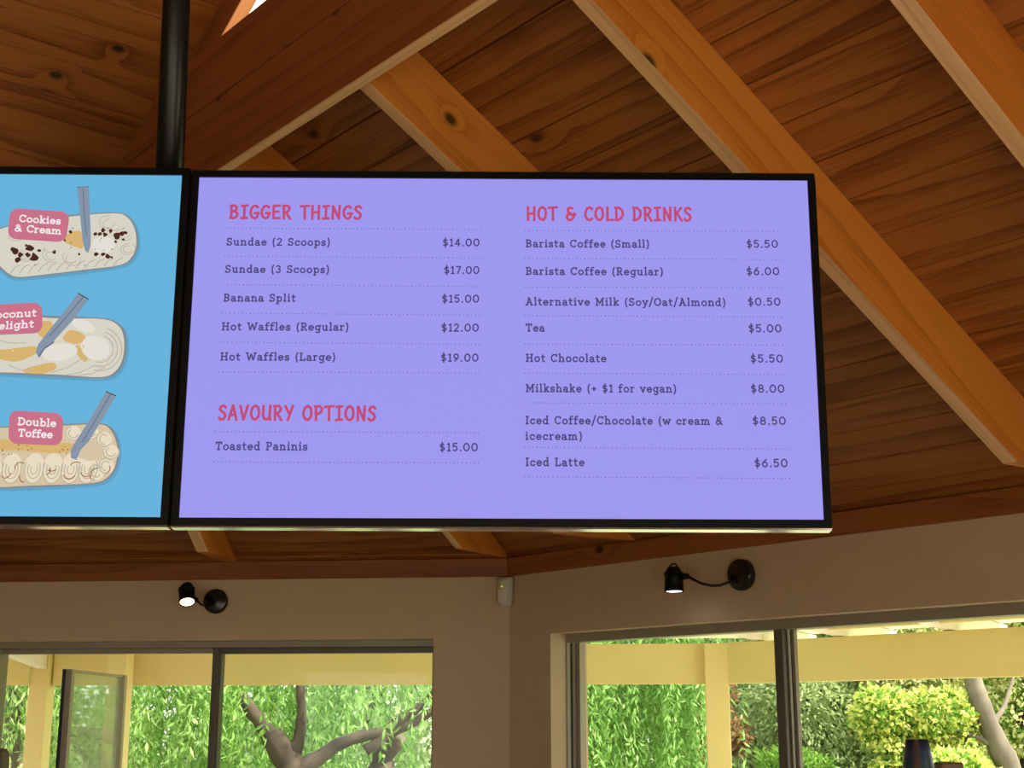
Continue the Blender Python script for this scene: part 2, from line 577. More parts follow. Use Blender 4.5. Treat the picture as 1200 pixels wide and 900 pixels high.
# timber wall plates under the ceiling
def plate(name, P, along, inward, s0, s1, m0, m1):
    mb = MB()
    d = 0.018
    o = P + UPV * 2.288
    z = UPV * (ZP - 2.288 - 0.001)
    b = [o + along * s0, o + along * s1, o + along * (s1 + m1 * d) + inward * d, o + along * (s0 + m0 * d) + inward * d]
    if np.cross(b[1] - b[0], b[3] - b[0])[2] < 0:
        mb.hexa([b[0], b[3], b[2], b[1]], [p + z for p in (b[0], b[3], b[2], b[1])], grain=1)
    else:
        mb.hexa(b, [p + z for p in b])
    return struct(mb.build(name, M['plate'], bevel=0.002))
t22 = tan(pi / 8)
plate('trim_1', CORNER, D1, N1, 0.0005, S1, t22, -t22)
plate('trim_2', CORNER, E2, N2, 0.0005, A2, t22, -t22)

# ------------------------------------------------------------------ rafters
def rafter(name, P, inward, side, thick, w_hi, depth, slope_t, z_eave, seat, mat, label, group, w_lo=0.0, board=None):
    """a rafter in the vertical plane of P, rising inwards; side: unit vector of its thickness"""
    dv = depth / cos(math.atan(slope_t))
    top = lambda w: z_eave + w * slope_t - 0.0015
    ws = (seat - (z_eave - dv)) / slope_t
    prof = [(w_lo, top(w_lo))]
    if ws > w_lo:
        prof = [(w_lo + 0.002, max(seat, top(w_lo)) + 0.001), (w_hi, top(w_hi)), (w_hi, top(w_hi) - dv), (ws, seat), (w_lo + 0.002, seat)]
    else:
        prof = [(w_lo, top(w_lo)), (w_hi, top(w_hi)), (w_hi, top(w_hi) - dv), (w_lo, top(w_lo) - dv)]
    cs, sn = cos(math.atan(slope_t)), sin(math.atan(slope_t))
    bd = board or (rng.random(), rng.random())
    mb = MB()
    f0 = [V(P[0], P[1], 0) + inward * w + UPV * z for w, z in prof]
    f1 = [p + side * thick for p in f0]
    uv = [(w * cs + (z - z_eave) * sn, -w * sn + (z - z_eave) * cs) for w, z in prof]
    nn = np.cross(f0[1] - f0[0], f0[2] - f0[0]) @ side
    F0, F1, U = (f0, f1, uv)
    if nn > 0:
        mb.face(F0[::-1], U[::-1], bd); mb.face(F1, U, bd)
    else:
        mb.face(F0, U, bd); mb.face(F1[::-1], U[::-1], bd)
    k = len(prof)
    for i in range(k):
        j = (i + 1) % k
        q = [f0[i], f0[j], f1[j], f1[i]]
        u = [(uv[i][0], .5), (uv[j][0], .5), (uv[j][0], .5 + thick), (uv[i][0], .5 + thick)]
        n = np.cross(q[1] - q[0], q[2] - q[0])
        c = sum(f0) / k
        if n @ ((q[0] + q[2]) / 2 - (c + side * thick / 2)) < 0:
            q = q[::-1]; u = u[::-1]
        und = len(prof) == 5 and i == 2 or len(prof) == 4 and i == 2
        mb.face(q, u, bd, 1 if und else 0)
    o = mb.build(name, [M[mat], M['litunder']], bevel=0.0015, seg=1)
    tag(o, label, 'rafter', group)
    return o
G2 = 'rafters of the right-hand ceiling slope'
for a, wh, wl, lab in (
        (0.795, 1.70, 0.0, 'short pine rafter whose foot shows just under the bottom edge of the purple screen'),
        (1.155, QGB - 0.003, 0.0, 'pine rafter seen between the tie beam and the top left of the purple screen'),
        (1.942, QGB - 0.003, 1.12, 'orange pine rafter with a round dark knot between the tie beam and the purple screen'),
        (2.680, QGB - 0.003, 0.0, 'large orange pine rafter running down past the top right corner of the purple screen'),
        (3.285, QGB - 0.003, 0.0, 'pine rafter just cutting the top right corner of the view'),
        (3.90, 1.08, 0.0, 'pine rafter of the right ceiling slope beyond the right edge')):
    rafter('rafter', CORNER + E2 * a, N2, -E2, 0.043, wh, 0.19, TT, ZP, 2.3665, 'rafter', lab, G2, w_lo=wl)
mb = MB()
for dz in (0,):
    mb.box(RP(1.158, 1.075, roof_z(2, 0, 1.075) - .19), E2 * .783, N2 * .043, UPV * .186)
tag(mb.build('trimmer', M['rafter'], bevel=.0015), 'short pine trimmer between two rafters, hidden behind the purple screen', 'trimmer')
rafter('rafter', CORNER + D1 * 1.262, N1, -D1, 0.05, 1.50, 0.19, TT, ZP, 2.3665, 'rafter',
       'pine rafter foot over the far window, below the left end of the purple screen', 'rafters of the far ceiling slope')
HB = (N1 + N2); HB = HB / np.linalg.norm(HB)
HS = V(-HB[1], HB[0], 0)
rafter('hip_rafter', CORNER + HS * 0.016 + HB * 0.0, HB, -HS, 0.032, 2.05, 0.19, TT * cos(pi / 8), ZP - .006, 2.3665, 'rafter',
       'pine hip rafter rising from the room corner above the motion sensor', None, w_lo=0.05)
rafter('gable_rafter', RP(A0, QGB - 0.001), E2, -N2, 0.045, 4.03, 0.12, TT, Z0, 0.0, 'beam',
       'dark pine gable rafter against the ceiling, behind the black pole and above the tie beam', None, w_lo=0.05)
rafter('gable_rafter', RP(A4, QGB - 0.001), -E2, -N2, 0.045, 4.02, 0.12, TT, Z0, 0.0, 'beam',
       'dark pine gable rafter on the right side of the gable window above the tie beam', None, w_lo=0.05)

# tie beam: two deep planks one over the other, ends cut to the slope
ZB0, ZB1 = 3.247, 3.686
ZBM = 3.487
tb = empty('tie_beam', RP(1.0, QG, ZB0))
tag(tb, 'deep dark timber tie beam with a pale underside crossing diagonally above the screens', 'beam')
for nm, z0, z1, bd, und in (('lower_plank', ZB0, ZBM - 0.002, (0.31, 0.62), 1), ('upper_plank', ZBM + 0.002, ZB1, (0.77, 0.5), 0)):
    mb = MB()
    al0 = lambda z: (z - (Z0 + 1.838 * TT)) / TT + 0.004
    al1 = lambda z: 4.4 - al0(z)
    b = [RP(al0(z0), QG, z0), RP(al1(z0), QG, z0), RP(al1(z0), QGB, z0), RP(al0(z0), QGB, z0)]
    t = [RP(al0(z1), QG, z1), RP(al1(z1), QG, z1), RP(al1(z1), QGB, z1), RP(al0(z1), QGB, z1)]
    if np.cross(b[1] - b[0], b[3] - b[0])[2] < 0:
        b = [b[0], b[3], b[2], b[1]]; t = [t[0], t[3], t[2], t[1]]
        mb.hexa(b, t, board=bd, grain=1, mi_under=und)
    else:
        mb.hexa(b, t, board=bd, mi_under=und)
    mb.build(nm, [M['beam'], M['litunder']], tb, bevel=0.0025, seg=1)

# glazed gable above the tie beam
mb = MB()
qg = QGB - 0.06
zlo = ZB1 - 0.02
al = lambda z: (z - (Z0 + 1.838 * TT)) / TT
gl = [RP(al(zlo) - .02, qg, zlo - 0.03), RP(4.4 - al(zlo) + .02, qg, zlo - 0.03), RP(2.2, qg, roof_z(0, 2.2, 0))]
mb.face(gl)
w3 = mb.build('window_3', M['glass'])
struct(w3)
mb = MB()
mb.box(RP(al(zlo) - .05, qg + 0.02, zlo - 0.30), E2 * (4.4 - 2 * al(zlo) + .1), N2 * -0.035, UPV * 0.28, grain=0)
mb.build('glazing_sill', M['beam'], w3)

# ------------------------------------------------------------------ windows
def frame_bar(mb, P, along, inward, s0, s1, z0, z1, d0, d1, mi=0):
    """bar between along s0..s1, heights z0..z1, depths d0..d1 outside the wall face"""
    mb.box(P + along * s0 - inward * d0 + UPV * z0, along * (s1 - s0), -inward * (d1 - d0), UPV * (z1 - z0), mi=mi)
# far window
w1 = empty('window_1', CORNER + D1 * 1.28 + UPV * W1[2])
struct(w1)
FD0, FD1 = 0.085, 0.15
mb = MB()
frame_bar(mb, CORNER, D1, N1, W1[0], W1[1], 1.998, W1[3], FD0 - .02, FD1)
frame_bar(mb, CORNER, D1, N1, W1[0], W1[1], W1[2], W1[2] + .03, FD0 - .02, FD1)
frame_bar(mb, CORNER, D1, N1, W1[0], W1[0] + 0.010, W1[2] + .03, 1.998, FD0 - .02, FD1)
frame_bar(mb, CORNER, D1, N1, W1[1] - 0.030, W1[1], W1[2] + .03, 1.998, FD0 - .02, FD1)
mb.build('window_frame', M['frame'], w1, bevel=0.002)
mb = MB()
frame_bar(mb, CORNER, D1, N1, 1.299, 1.327, W1[2] + .03, 1.998, FD0 - .01, FD1 - .005)
mb.build('mullion', M['frame_dark'], w1, bevel=0.003)
mb = MB()
frame_bar(mb, CORNER, D1, N1, W1[0] + .010, 1.2985, 1.972, 1.9975, FD0, FD1 - .01)
frame_bar(mb, CORNER, D1, N1, W1[0] + .010, 1.2985, W1[2] + .03, W1[2] + .06, FD0, FD1 - .01)
frame_bar(mb, CORNER, D1, N1, W1[0] + .0105, W1[0] + .018, W1[2] + .06, 1.972, FD0, FD1 - .01)
frame_bar(mb, CORNER, D1, N1, 1.289, 1.2985, W1[2] + .06, 1.972, FD0, FD1 - .01)
mb.build('fixed_sash', M['frame_dark'], w1, bevel=0.002)
mb = MB()
frame_bar(mb, CORNER, D1, N1, W1[0] + .018, 1.289, W1[2] + .06, 1.972, .118, .122)
mb.build('pane', M['glass'], w1)
mb = MB()
frame_bar(mb, CORNER, D1, N1, 1.327, W1[1] - .030, 1.975, 1.9975, FD0 + .01, FD1)
mb.build('head_stop', M['frame'], w1, bevel=0.002)
# the left sash stands open, square to the wall
SP = at(75, 840, 6.34); SP[2] = 0
SQ = at(142, 840, 7.30); SQ[2] = 0
sd = SQ - SP; sl = np.linalg.norm(sd); sd = sd / sl
sn_ = V(sd[1], -sd[0], 0)
zt_ = at(80, 784, 6.34)[2]
zb_ = W1[2] + 0.03
cs = MB()
def sbar(mb, s0, s1, z0, z1, h0, h1, mi=0):
    mb.box(SP + sd * s0 + sn_ * h0 + UPV * z0, sd * (s1 - s0), sn_ * (h1 - h0), UPV * (z1 - z0), mi=mi)
sbar(cs, 0, 0.045, zb_, zt_, -.022, .022)
sbar(cs, sl - 0.05, sl, zb_, zt_, -.02, .02)
sbar(cs, 0.045, sl - .05, zt_ - 0.012, zt_, -.012, .012)
sbar(cs, 0.045, sl - .05, zb_, zb_ + .04, -.02, .02)
csash = cs.build('casement_sash', M['frame_olive'] if 'frame_olive' in M else M['frame'], w1, bevel=0.003)
mb = MB()
sbar(mb, -0.004, 0.0, zb_, zt_, -.020, -.006)
WLOC[csash.name] = WLOC[w1.name]
mb.build('seal', M['seal'], csash)
mb = MB()
sbar(mb, 0.045, sl - .05, zb_ + .04, zt_ - .012, -.003, .003)
mb.build('casement_pane', M['glass_tint'], csash)

# right window
w2 = empty('window_2', CORNER + E2 * 1.43 + UPV * W2[2])
struct(w2)
mb = MB()
F0, F1 = 0.083, 0.165
frame_bar(mb, CORNER, E2, N2, W2[0], W2[1], 2.000, W2[3], F0, F1)
frame_bar(mb, CORNER, E2, N2, W2[0], W2[1], W2[2], W2[2] + .03, F0, F1)
frame_bar(mb, CORNER, E2, N2, W2[0], W2[0] + .006, W2[2] + .03, 2.000, F0, F0 + .018)
frame_bar(mb, CORNER, E2, N2, W2[0], W2[0] + .006, W2[2] + .03, 2.000, F0 + .032, F0 + .048)
frame_bar(mb, CORNER, E2, N2, W2[0], W2[0] + .030, W2[2] + .03, 2.000, F0 + .05, F1)
frame_bar(mb, CORNER, E2, N2, W2[1] - .03, W2[1], W2[2] + .03, 2.000, F0, F1)
mb.build('window_frame', M['frame'], w2, bevel=0.002)
mb = MB()
frame_bar(mb, CORNER, E2, N2, W2[0] + .0005, W2[0] + .003, W2[2] + .03, 2.0, F0 + .0185, F0 + .0315)
mb.build('seal', M['seal'], w2)
for c in (1.437, 2.55):
    mb = MB()
    frame_bar(mb, CORNER, E2, N2, c - .036, c + .004, W2[2] + .03, 2.0, F0 - .01, F1 - .03)
    mu = mb.build('mullion', M['frame_dark'], w2, bevel=0.004)
    WLOC[mu.name] = WLOC[w2.name]
    mb = MB()
    frame_bar(mb, CORNER, E2, N2, c + .0045, c + .012, W2[2] + .03, 2.0, F0 + .012, F0 + .024)
    frame_bar(mb, CORNER, E2, N2, c + .0045, c + .020, W2[2] + .03, 2.0, F0 + .034, F1 - .03)
    mb.build('sash_edge', M['frame'], mu, bevel=0.0015)
    mb = MB()
    frame_bar(mb, CORNER, E2, N2, c + .0045, c + .007, W2[2] + .03, 2.0, F0 + .0245, F0 + .0335)
    mb.build('seal', M['seal'], mu)
for s0, s1 in ((W2[0] + .03, 1.401), (1.457, 2.514), (2.57, W2[1] - .03)):
    mb = MB()
    frame_bar(mb, CORNER, E2, N2, s0, s1, W2[2] + .03, 2.0, .128, .132)
    mb.build('pane', M['glass'], w2)

# ------------------------------------------------------------------ verandah
mb = MB()
mb.box(V(-60, -40, -0.45), V(120, 0, 0), V(0, 140, 0), UPV * 0.05)
g = mb.build('ground', M['grass'], base=V(0, 0, -.45)); struct(g)
VO = 2.3
HO = -HB
V12 = CORNER + HO * (VO / cos(pi / 8))
V01 = CORNER + D1 * 3.12 - N1 * VO
mb = MB()
pd = [CORNER + E2 * 14 - N2 * 3.2, CORNER + HO * (3.2 / cos(pi / 8)), CORNER + D1 * 3.7 - N1 * 3.2, CORNER + D1 * 3.7 - N1 * 3.2 + N2 * 8, CORNER + D1 * 2.6 + N2 * 8 - E2 * .0, CORNER + D1 * S1 - N1 * .21, CORNER + HO * .22, CORNER + E2 * 14 - N2 * .21]
mb.face([V(p[0], p[1], -0.02) for p in pd])
mb.face([RP(a, q, -.021) for a, q in ((A4 + .2, -.21), (14, -.21), (14, 14), (A4 + .2, 14))])  # unseen stretch on the right, added for paler, less green bounce light
struct(mb.build('paving', M['paving'], base=V(V12[0], V12[1], -.02)))
VZ0, VZ1 = 1.885, 2.115
def beam_between(P, Q, name, label, th=0.06):
    d = Q - P; l = np.linalg.norm(d); d = d / l
    n = V(-d[1], d[0], 0)
    mb = MB()
    mb.box(V(P[0], P[1], VZ0) - n * th / 2, d * l, n * th, UPV * (VZ1 - VZ0))
    return tag(mb.build(name, M['cream'], bevel=0.003), label, 'beam', None)
dirb = (V12 - V01); dirb /= np.linalg.norm(dirb)
PW = 0.135
beam_between(V01 + dirb * .07, V12 - dirb * .07, 'verandah_beam', 'cream verandah beam outside the far window')
beam_between(V12 + E2 * .07, V12 + E2 * 7.0, 'verandah_beam', 'long cream verandah beam outside the right window')
beam_between(V01 + N2 * .10, V01 + N2 * 6.0, 'verandah_beam', 'cream verandah beam left of the corner post, at the far left edge')
def post(P, w, along, label, ztop):
    d = along / np.linalg.norm(along); n = V(-d[1], d[0], 0)
    mb = MB()
    mb.box(V(P[0], P[1], -.02) - d * w / 2 - n * w / 2, d * w, n * w, UPV * (ztop + .02), grain=2)
    return tag(mb.build('verandah_post', M['cream'], bevel=0.005), label, 'post', 'cream verandah posts')
post(V12 + HB * 0.03, PW, D1 + HS * 0, 'cream verandah post outside the right window, left of its dark mullion', 2.113)
post(V01 + N1 * .02 + D1 * -.0, 0.115, D1, 'leftmost cream verandah post, at the corner left of the open sash', 2.113)
post(CORNER + D1 * 2.585 - N1 * 2.165, 0.118, D1, 'cream verandah post just right of the open window sash', 2.113)
GV = 'white verandah rafters'
def vraf(P, out, lab, w=0.06, h=0.097, run=2.75):
    sl_ = 0.12
    zb = lambda t: VZ1 + 0.001 + (VO - t) * sl_
    s = V(-out[1], out[0], 0)
    mb = MB()
    t0 = 0.22
    b = [P + out * t0 - s * w / 2, P + out * run - s * w / 2, P + out * run + s * w / 2, P + out * t0 + s * w / 2]
    zz = [zb(t0), zb(run), zb(run), zb(t0)]
    b = [V(p[0], p[1], z) for p, z in zip(b, zz)]
    mb.hexa(b, [p + UPV * h for p in b])
    return tag(mb.build('verandah_rafter', M['white'], bevel=0.002), lab, 'rafter', GV)
names2 = {0: 'white verandah rafter nearest the corner post, seen over the beam', 1: 'second white verandah rafter from the corner post, seen over the beam',
          2: 'third white verandah rafter from the corner post, right of the dark mullion', 3: 'fourth white verandah rafter from the corner post, toward the right edge'}
for i, a in enumerate((-0.62, -0.06, 0.62, 1.30, 1.98, 2.66, 3.34)):
    vraf(CORNER + E2 * a, -N2, names2.get(i, 'white verandah rafter beyond the right edge of the view'))
for i, s in enumerate((0.35, 1.0, 1.65, 2.2)):
    vraf(CORNER + D1 * s, -N1, ['white verandah rafter outside the room corner', 'white verandah rafter over the right pane of the far window', 'white verandah rafter over the left part of the far window', 'white verandah rafter above the open sash'][i])
va = (-0.62, -0.06, 0.62, 1.30, 1.98, 2.66, 3.34)
vlab = ['behind the dark mullion', 'just right of the dark mullion', 'over the middle of the right window', 'toward the right edge', 'beyond the right edge']
def nogging(P, d, l, out, lab):
    mb = MB()
    t = 2.16
    mb.box(P + out * t + UPV * (VZ1 + .030), d * l, out * .035, UPV * .080)
    tag(mb.build('verandah_nogging', M['cream'], bevel=.002), 'cream nogging between two white verandah rafters ' + lab, 'nogging', 'cream verandah noggings')
for i, (a, b) in enumerate(zip(va[1:6], va[2:7])):
    nogging(CORNER + E2 * (a + .031), E2, b - a - .062, -N2, vlab[i])
# hip rafter to the left corner post
K0 = CORNER + D1 * S1
ho = V01 - K0; hl = np.linalg.norm(ho); ho = V(ho[0] / hl, ho[1] / hl, 0)
s = V(-ho[1], ho[0], 0)
mb = MB()
e1 = hl - .09
b = [K0 + ho * .26 - s * .03, K0 + ho * e1 - s * .03, K0 + ho * e1 + s * .03, K0 + ho * .26 + s * .03]
zz = [1.98 + .05 * (hl - .26), 1.984, 1.984, 1.98 + .05 * (hl - .26)]
tz_ = [VZ1 + .095 + (VO - VO * u_ / hl) * .12 for u_ in (.26, e1, e1, .26)]
mb.hexa([V(p[0], p[1], z) for p, z in zip(b, zz)], [V(p[0], p[1], z) for p, z in zip(b, tz_)])
tag(mb.build('verandah_hip_rafter', M['white'], bevel=.002), 'white verandah hip rafter running down to the leftmost post', 'rafter')
# roof sheets on the rafters
mb = MB()
def sheet(pts):
    P = [V(p[0], p[1], z) for p, z in pts]
    mb.face(P); mb.face([p + UPV * .02 for p in P])
zsh = lambda t: VZ1 + 0.1005 + (VO - t) * 0.12
ro = 2.7
sheet([(CORNER + HO * .2 / cos(pi / 8), zsh(.2)), (CORNER + E2 * 7 - N2 * .2, zsh(.2)), (CORNER + E2 * 7 - N2 * ro, zsh(ro)), (CORNER + HO * ro / cos(pi / 8), zsh(ro))])
KV = K0 + ho * .22 * 1.08
sheet([(CORNER + HO * .2 / cos(pi / 8), zsh(.2)), (KV, zsh(.2)), (K0 + ho * (hl + .43), zsh(ro)), (CORNER + HO * ro / cos(pi / 8), zsh(ro))])
sheet([(KV, zsh(.2)), (KV + N2 * 7, zsh(.2)), (K0 + ho * (hl + .43) + N2 * 7, zsh(ro)), (K0 + ho * (hl + .43), zsh(ro))])
struct(mb.build('verandah_roof', M['sheet'], base=V12))

# poses of the two screens: centre, then yaw, tilt and roll
TVR = (-0.01814, 2.604, 2.40573, 0.00455, 0.00189, -0.00372)
TVL = (-1.26646, 2.58258, 2.40945, 0.00823, 0.00154, -0.00451)

# ------------------------------------------------------------------ stroke lettering
def A(cx, cy, rx, ry, a0, a1, n=None):
    n = n or max(4, int(abs(a1 - a0) / 22))
    return [(cx + rx * cos(radians(a0 + (a1 - a0) * i / n)), cy + ry * sin(radians(a0 + (a1 - a0) * i / n))) for i in range(n + 1)]
def sf(x, y, l=.9, r=.9):
    return [(x - l, y), (x + r, y)]
T_, B_, X_, C_ = 7.5, .35, 4.75, 7.1
G = {
 'a': (5.0, [A(2.05, 1.5, 1.6, 1.25, 0, 360), A(2.1, 3.45, 1.6, 1.4, 155, 0) + [(3.7, 1.0), (4.0, .4), (4.8, .35)]]),
 'b': (5.5, [[(1.2, 0.3), (1.2, T_)], [(.3, T_), (1.2, T_)], A(3.0, 2.5, 1.85, 2.2, 0, 360)]),
 'c': (4.9, [A(2.7, 2.5, 2.1, 2.2, 40, 322), [(4.3, 4.4), (4.3, 3.4)]]),
 'd': (5.8, [A(2.5, 2.5, 1.85, 2.2, 0, 360), [(4.3, T_), (4.3, B_)], [(3.4, T_), (4.3, T_)], [(4.3, B_), (5.2, B_)]]),
 'e': (5.1, [[(.6, 2.6), (4.6, 2.6)], A(2.6, 2.5, 2.0, 2.2, 0, 318)]),
 'f': (3.7, [[(1.5, B_), (1.5, 5.8)] + A(2.9, 5.9, 1.4, 1.5, 180, 55), [(.3, X_), (3.3, X_)], [(.5, B_), (2.8, B_)]]),
 'g': (5.4, [A(2.5, 2.7, 1.85, 2.05, 0, 360), [(4.3, X_), (4.3, -.6)] + A(2.6, -.6, 1.7, 1.4, 0, -150), [(4.3, X_), (5.2, X_)]]),
 'h': (6.0, [[(1.3, B_), (1.3, T_)], [(.4, T_), (1.3, T_)], sf(1.3, B_), A(2.95, 3.1, 1.6, 1.65, 170, 0) + [(4.55, B_)], sf(4.55, B_)]),
 'i': (2.8, [[(1.4, B_), (1.4, X_)], [(.4, X_), (1.4, X_)], sf(1.4, B_), [(1.35, 6.4), (1.35, 7.3)]]),
 'k': (5.5, [[(1.3, B_), (1.3, T_)], [(.4, T_), (1.3, T_)], sf(1.3, B_), [(1.3, 2.0), (4.0, X_)], [(2.4, 3.1), (4.4, B_)], sf(4.2, X_, .8, .7), sf(4.5, B_, .8, .7)]),
 'l': (2.8, [[(1.4, B_), (1.4, T_)], [(.4, T_), (1.4, T_)], sf(1.4, B_)]),
 'm': (8.9, [[(1.3, B_), (1.3, X_)], [(.4, X_), (1.3, X_)], sf(1.3, B_), A(2.8, 3.1, 1.45, 1.65, 170, 0) + [(4.25, B_)], sf(4.3, B_, .7, .7), A(5.75, 3.1, 1.45, 1.65, 170, 0) + [(7.2, B_)], sf(7.3, B_)]),
 'n': (6.0, [[(1.3, B_), (1.3, X_)], [(.4, X_), (1.3, X_)], sf(1.3, B_), A(2.95, 3.1, 1.6, 1.65, 170, 0) + [(4.55, B_)], sf(4.55, B_)]),
 'o': (5.4, [A(2.7, 2.5, 2.1, 2.2, 0, 360)]),
 'p': (5.7, [[(1.3, -2.0), (1.3, X_)], [(.4, X_), (1.3, X_)], sf(1.3, -2.0), A(3.1, 2.5, 1.85, 2.2, 0, 360)]),
 'r': (4.3, [[(1.3, B_), (1.3, X_)], [(.4, X_), (1.3, X_)], sf(1.3, B_, .9, 1.1), A(2.9, 3.1, 1.6, 1.6, 175, 60)]),
 's': (4.4, [A(2.15, 3.6, 1.45, 1.15, 35, 270) + A(2.15, 1.4, 1.6, 1.1, 90, -145), [(3.5, 4.6), (3.5, 3.7)], [(.6, .4), (.6, 1.3)]]),
 't': (3.9, [[(1.5, 6.6), (1.5, 1.5)] + A(2.7, 1.5, 1.2, 1.2, 180, 300), [(.3, X_), (3.4, X_)]]),
 'u': (5.9, [[(1.3, X_), (1.3, 1.9)] + A(2.8, 1.9, 1.5, 1.6, 180, 340), [(4.4, X_), (4.4, B_)], [(.4, X_), (1.3, X_)], [(3.5, X_), (4.4, X_)], [(4.4, B_), (5.3, B_)]]),
 'v': (5.4, [[(.8, X_), (2.7, .2), (4.6, X_)], sf(.8, X_, .7, .8), sf(4.6, X_, .8, .7)]),
 'w': (7.7, [[(.8, X_), (2.3, .2), (3.85, 4.5), (5.4, .2), (6.9, X_)], sf(.8, X_, .7, .8), sf(6.9, X_, .8, .7)]),
 'y': (5.3, [[(.8, X_), (2.75, .3)], [(4.6, X_), (2.2, -1.4), (1.4, -1.95), (.7, -1.9)], sf(.8, X_, .7, .8), sf(4.6, X_, .8, .7)]),
 'S': (5.6, [A(2.75, 5.35, 1.85, 1.7, 35, 270) + A(2.75, 2.0, 2.1, 1.65, 90, -145), [(4.5, 6.9), (4.5, 5.7)], [(.7, .4), (.7, 1.7)]]),
 'B': (6.2, [[(1.5, B_), (1.5, C_)], [(.5, C_), (3.2, C_)] + A(3.2, 5.45, 1.6, 1.65, 90, -90) + [(1.5, 3.8)], [(3.2, 3.8)] + A(3.3, 2.08, 1.9, 1.72, 90, -90) + [(.5, B_)]]),
 'H': (7.4, [[(1.6, B_), (1.6, C_)], [(5.8, B_), (5.8, C_)], [(1.6, 3.8), (5.8, 3.8)], sf(1.6, C_, 1, 1), sf(1.6, B_, 1, 1), sf(5.8, C_, 1, 1), sf(5.8, B_, 1, 1)]),
 'W': (9.6, [[(1.0, C_), (2.8, .3), (4.8, 6.2), (6.8, .3), (8.6, C_)], sf(1, C_), sf(8.6, C_)]),
 'R': (6.4, [[(1.5, B_), (1.5, C_)], [(.5, C_), (3.3, C_)] + A(3.3, 5.35, 1.7, 1.75, 90, -90) + [(1.5, 3.6)], [(3.2, 3.6), (5.0, B_), (6.0, B_)], sf(1.5, B_, 1, 1)]),
 'L': (5.6, [[(1.5, C_), (1.5, B_)], sf(1.5, C_, 1, 1), [(.5, B_), (5.0, B_), (5.0, 1.9)]]),
 'T': (6.2, [[(3.1, B_), (3.1, C_)], [(.6, 5.6), (.6, C_), (5.6, C_), (5.6, 5.6)], sf(3.1, B_, 1.1, 1.1)]),
 'P': (5.9, [[(1.5, B_), (1.5, C_)], [(.5, C_), (3.3, C_)] + A(3.3, 5.25, 1.8, 1.85, 90, -90) + [(1.5, 3.4)], sf(1.5, B_, 1, 1.1)]),
 'C': (6.4, [A(3.5, 3.7, 2.8, 3.35, 45, 318), [(5.7, 7.0), (5.7, 5.4)]]),
 'A': (7.0, [[(1.2, B_), (3.5, C_), (5.8, B_)], [(2.1, 2.6), (4.9, 2.6)], sf(1.1, B_, .9, 1), sf(5.9, B_, 1, .9), [(2.5, C_), (3.6, C_)]]),
 'M': (8.6, [[(1.6, B_), (1.6, C_), (4.3, 2.2), (7.0, C_), (7.0, B_)], sf(1.6, B_, 1, 1), sf(7, B_, 1, 1), sf(1.3, C_, .9, .3), sf(7.3, C_, .3, .9)]),
 'O': (7.0, [A(3.5, 3.7, 2.85, 3.35, 0, 360)]),
 'I': (3.4, [[(1.7, B_), (1.7, C_)], sf(1.7, C_, 1.1, 1.1), sf(1.7, B_, 1.1, 1.1)]),
 'D': (6.8, [[(1.5, B_), (1.5, C_)], [(.5, C_), (3.1, C_)] + A(3.1, 3.72, 3.0, 3.38, 90, -90) + [(.5, B_)]]),
 '(': (3.1, [A(4.3, 3.1, 3.3, 5.6, 128, 232)]),
 ')': (3.1, [A(-1.2, 3.1, 3.3, 5.6, 52, -52)]),
 '/': (3.8, [[(.3, -1.2), (3.5, 8.2)]]),
 '+': (5.0, [[(.7, 3.2), (4.3, 3.2)], [(2.5, 1.4), (2.5, 5.0)]]),
 '&': (6.6, [[(6.0, .4), (2.0, 4.8)] + A(2.9, 5.7, 1.35, 1.4, 215, -25) + [(3.2, 4.2), (1.9, 3.5)] + A(2.5, 2.0, 1.9, 1.7, 125, 270) + [(4.3, 1.2), (5.2, 3.6)]]),
 '$': (5.6, [A(2.8, 4.95, 1.8, 1.35, 35, 270) + A(2.8, 2.2, 1.95, 1.4, 90, -145), [(2.8, -.9), (2.8, 8.1)]]),
 '.': (2.4, [[(1.2, .1), (1.2, .95)]]),
 '0': (6.4, [A(3.2, 3.65, 2.5, 3.3, 0, 360)]),
 '1': (4.0, [[(.8, 6.1), (2.3, 7.0), (2.3, B_)], sf(2.3, B_, 1.4, 1.2)]),
 '2': (5.6, [A(2.7, 5.2, 1.9, 1.8, 160, -30) + [(.8, B_), (5.0, B_)]]),
 '3': (5.6, [A(2.6, 5.35, 1.75, 1.6, 150, -90) + A(2.6, 2.05, 2.0, 1.7, 90, -150)]),
 '4': (5.9, [[(5.3, 2.1), (.6, 2.1), (3.9, 7.0), (3.9, B_)]]),
 '5': (5.6, [[(4.7, 7.0), (1.3, 7.0), (1.0, 3.9)] + A(2.6, 2.45, 2.05, 2.1, 125, -145)]),
 '6': (5.8, [A(2.9, 2.4, 2.05, 2.05, 0, 360), [(4.2, 7.0), (1.6, 4.4), (.9, 2.9)]]),
 '7': (5.3, [[(.6, 7.0), (4.8, 7.0), (2.0, B_)]]),
 '8': (5.8, [A(2.9, 5.3, 1.7, 1.7, 0, 360), A(2.9, 2.05, 2.1, 1.75, 0, 360)]),
 '9': (5.8, [A(2.9, 5.0, 2.05, 2.05, 0, 360), [(1.6, .4), (4.2, 3.0), (4.9, 4.5)]]),
 ' ': (3.2, []),
}
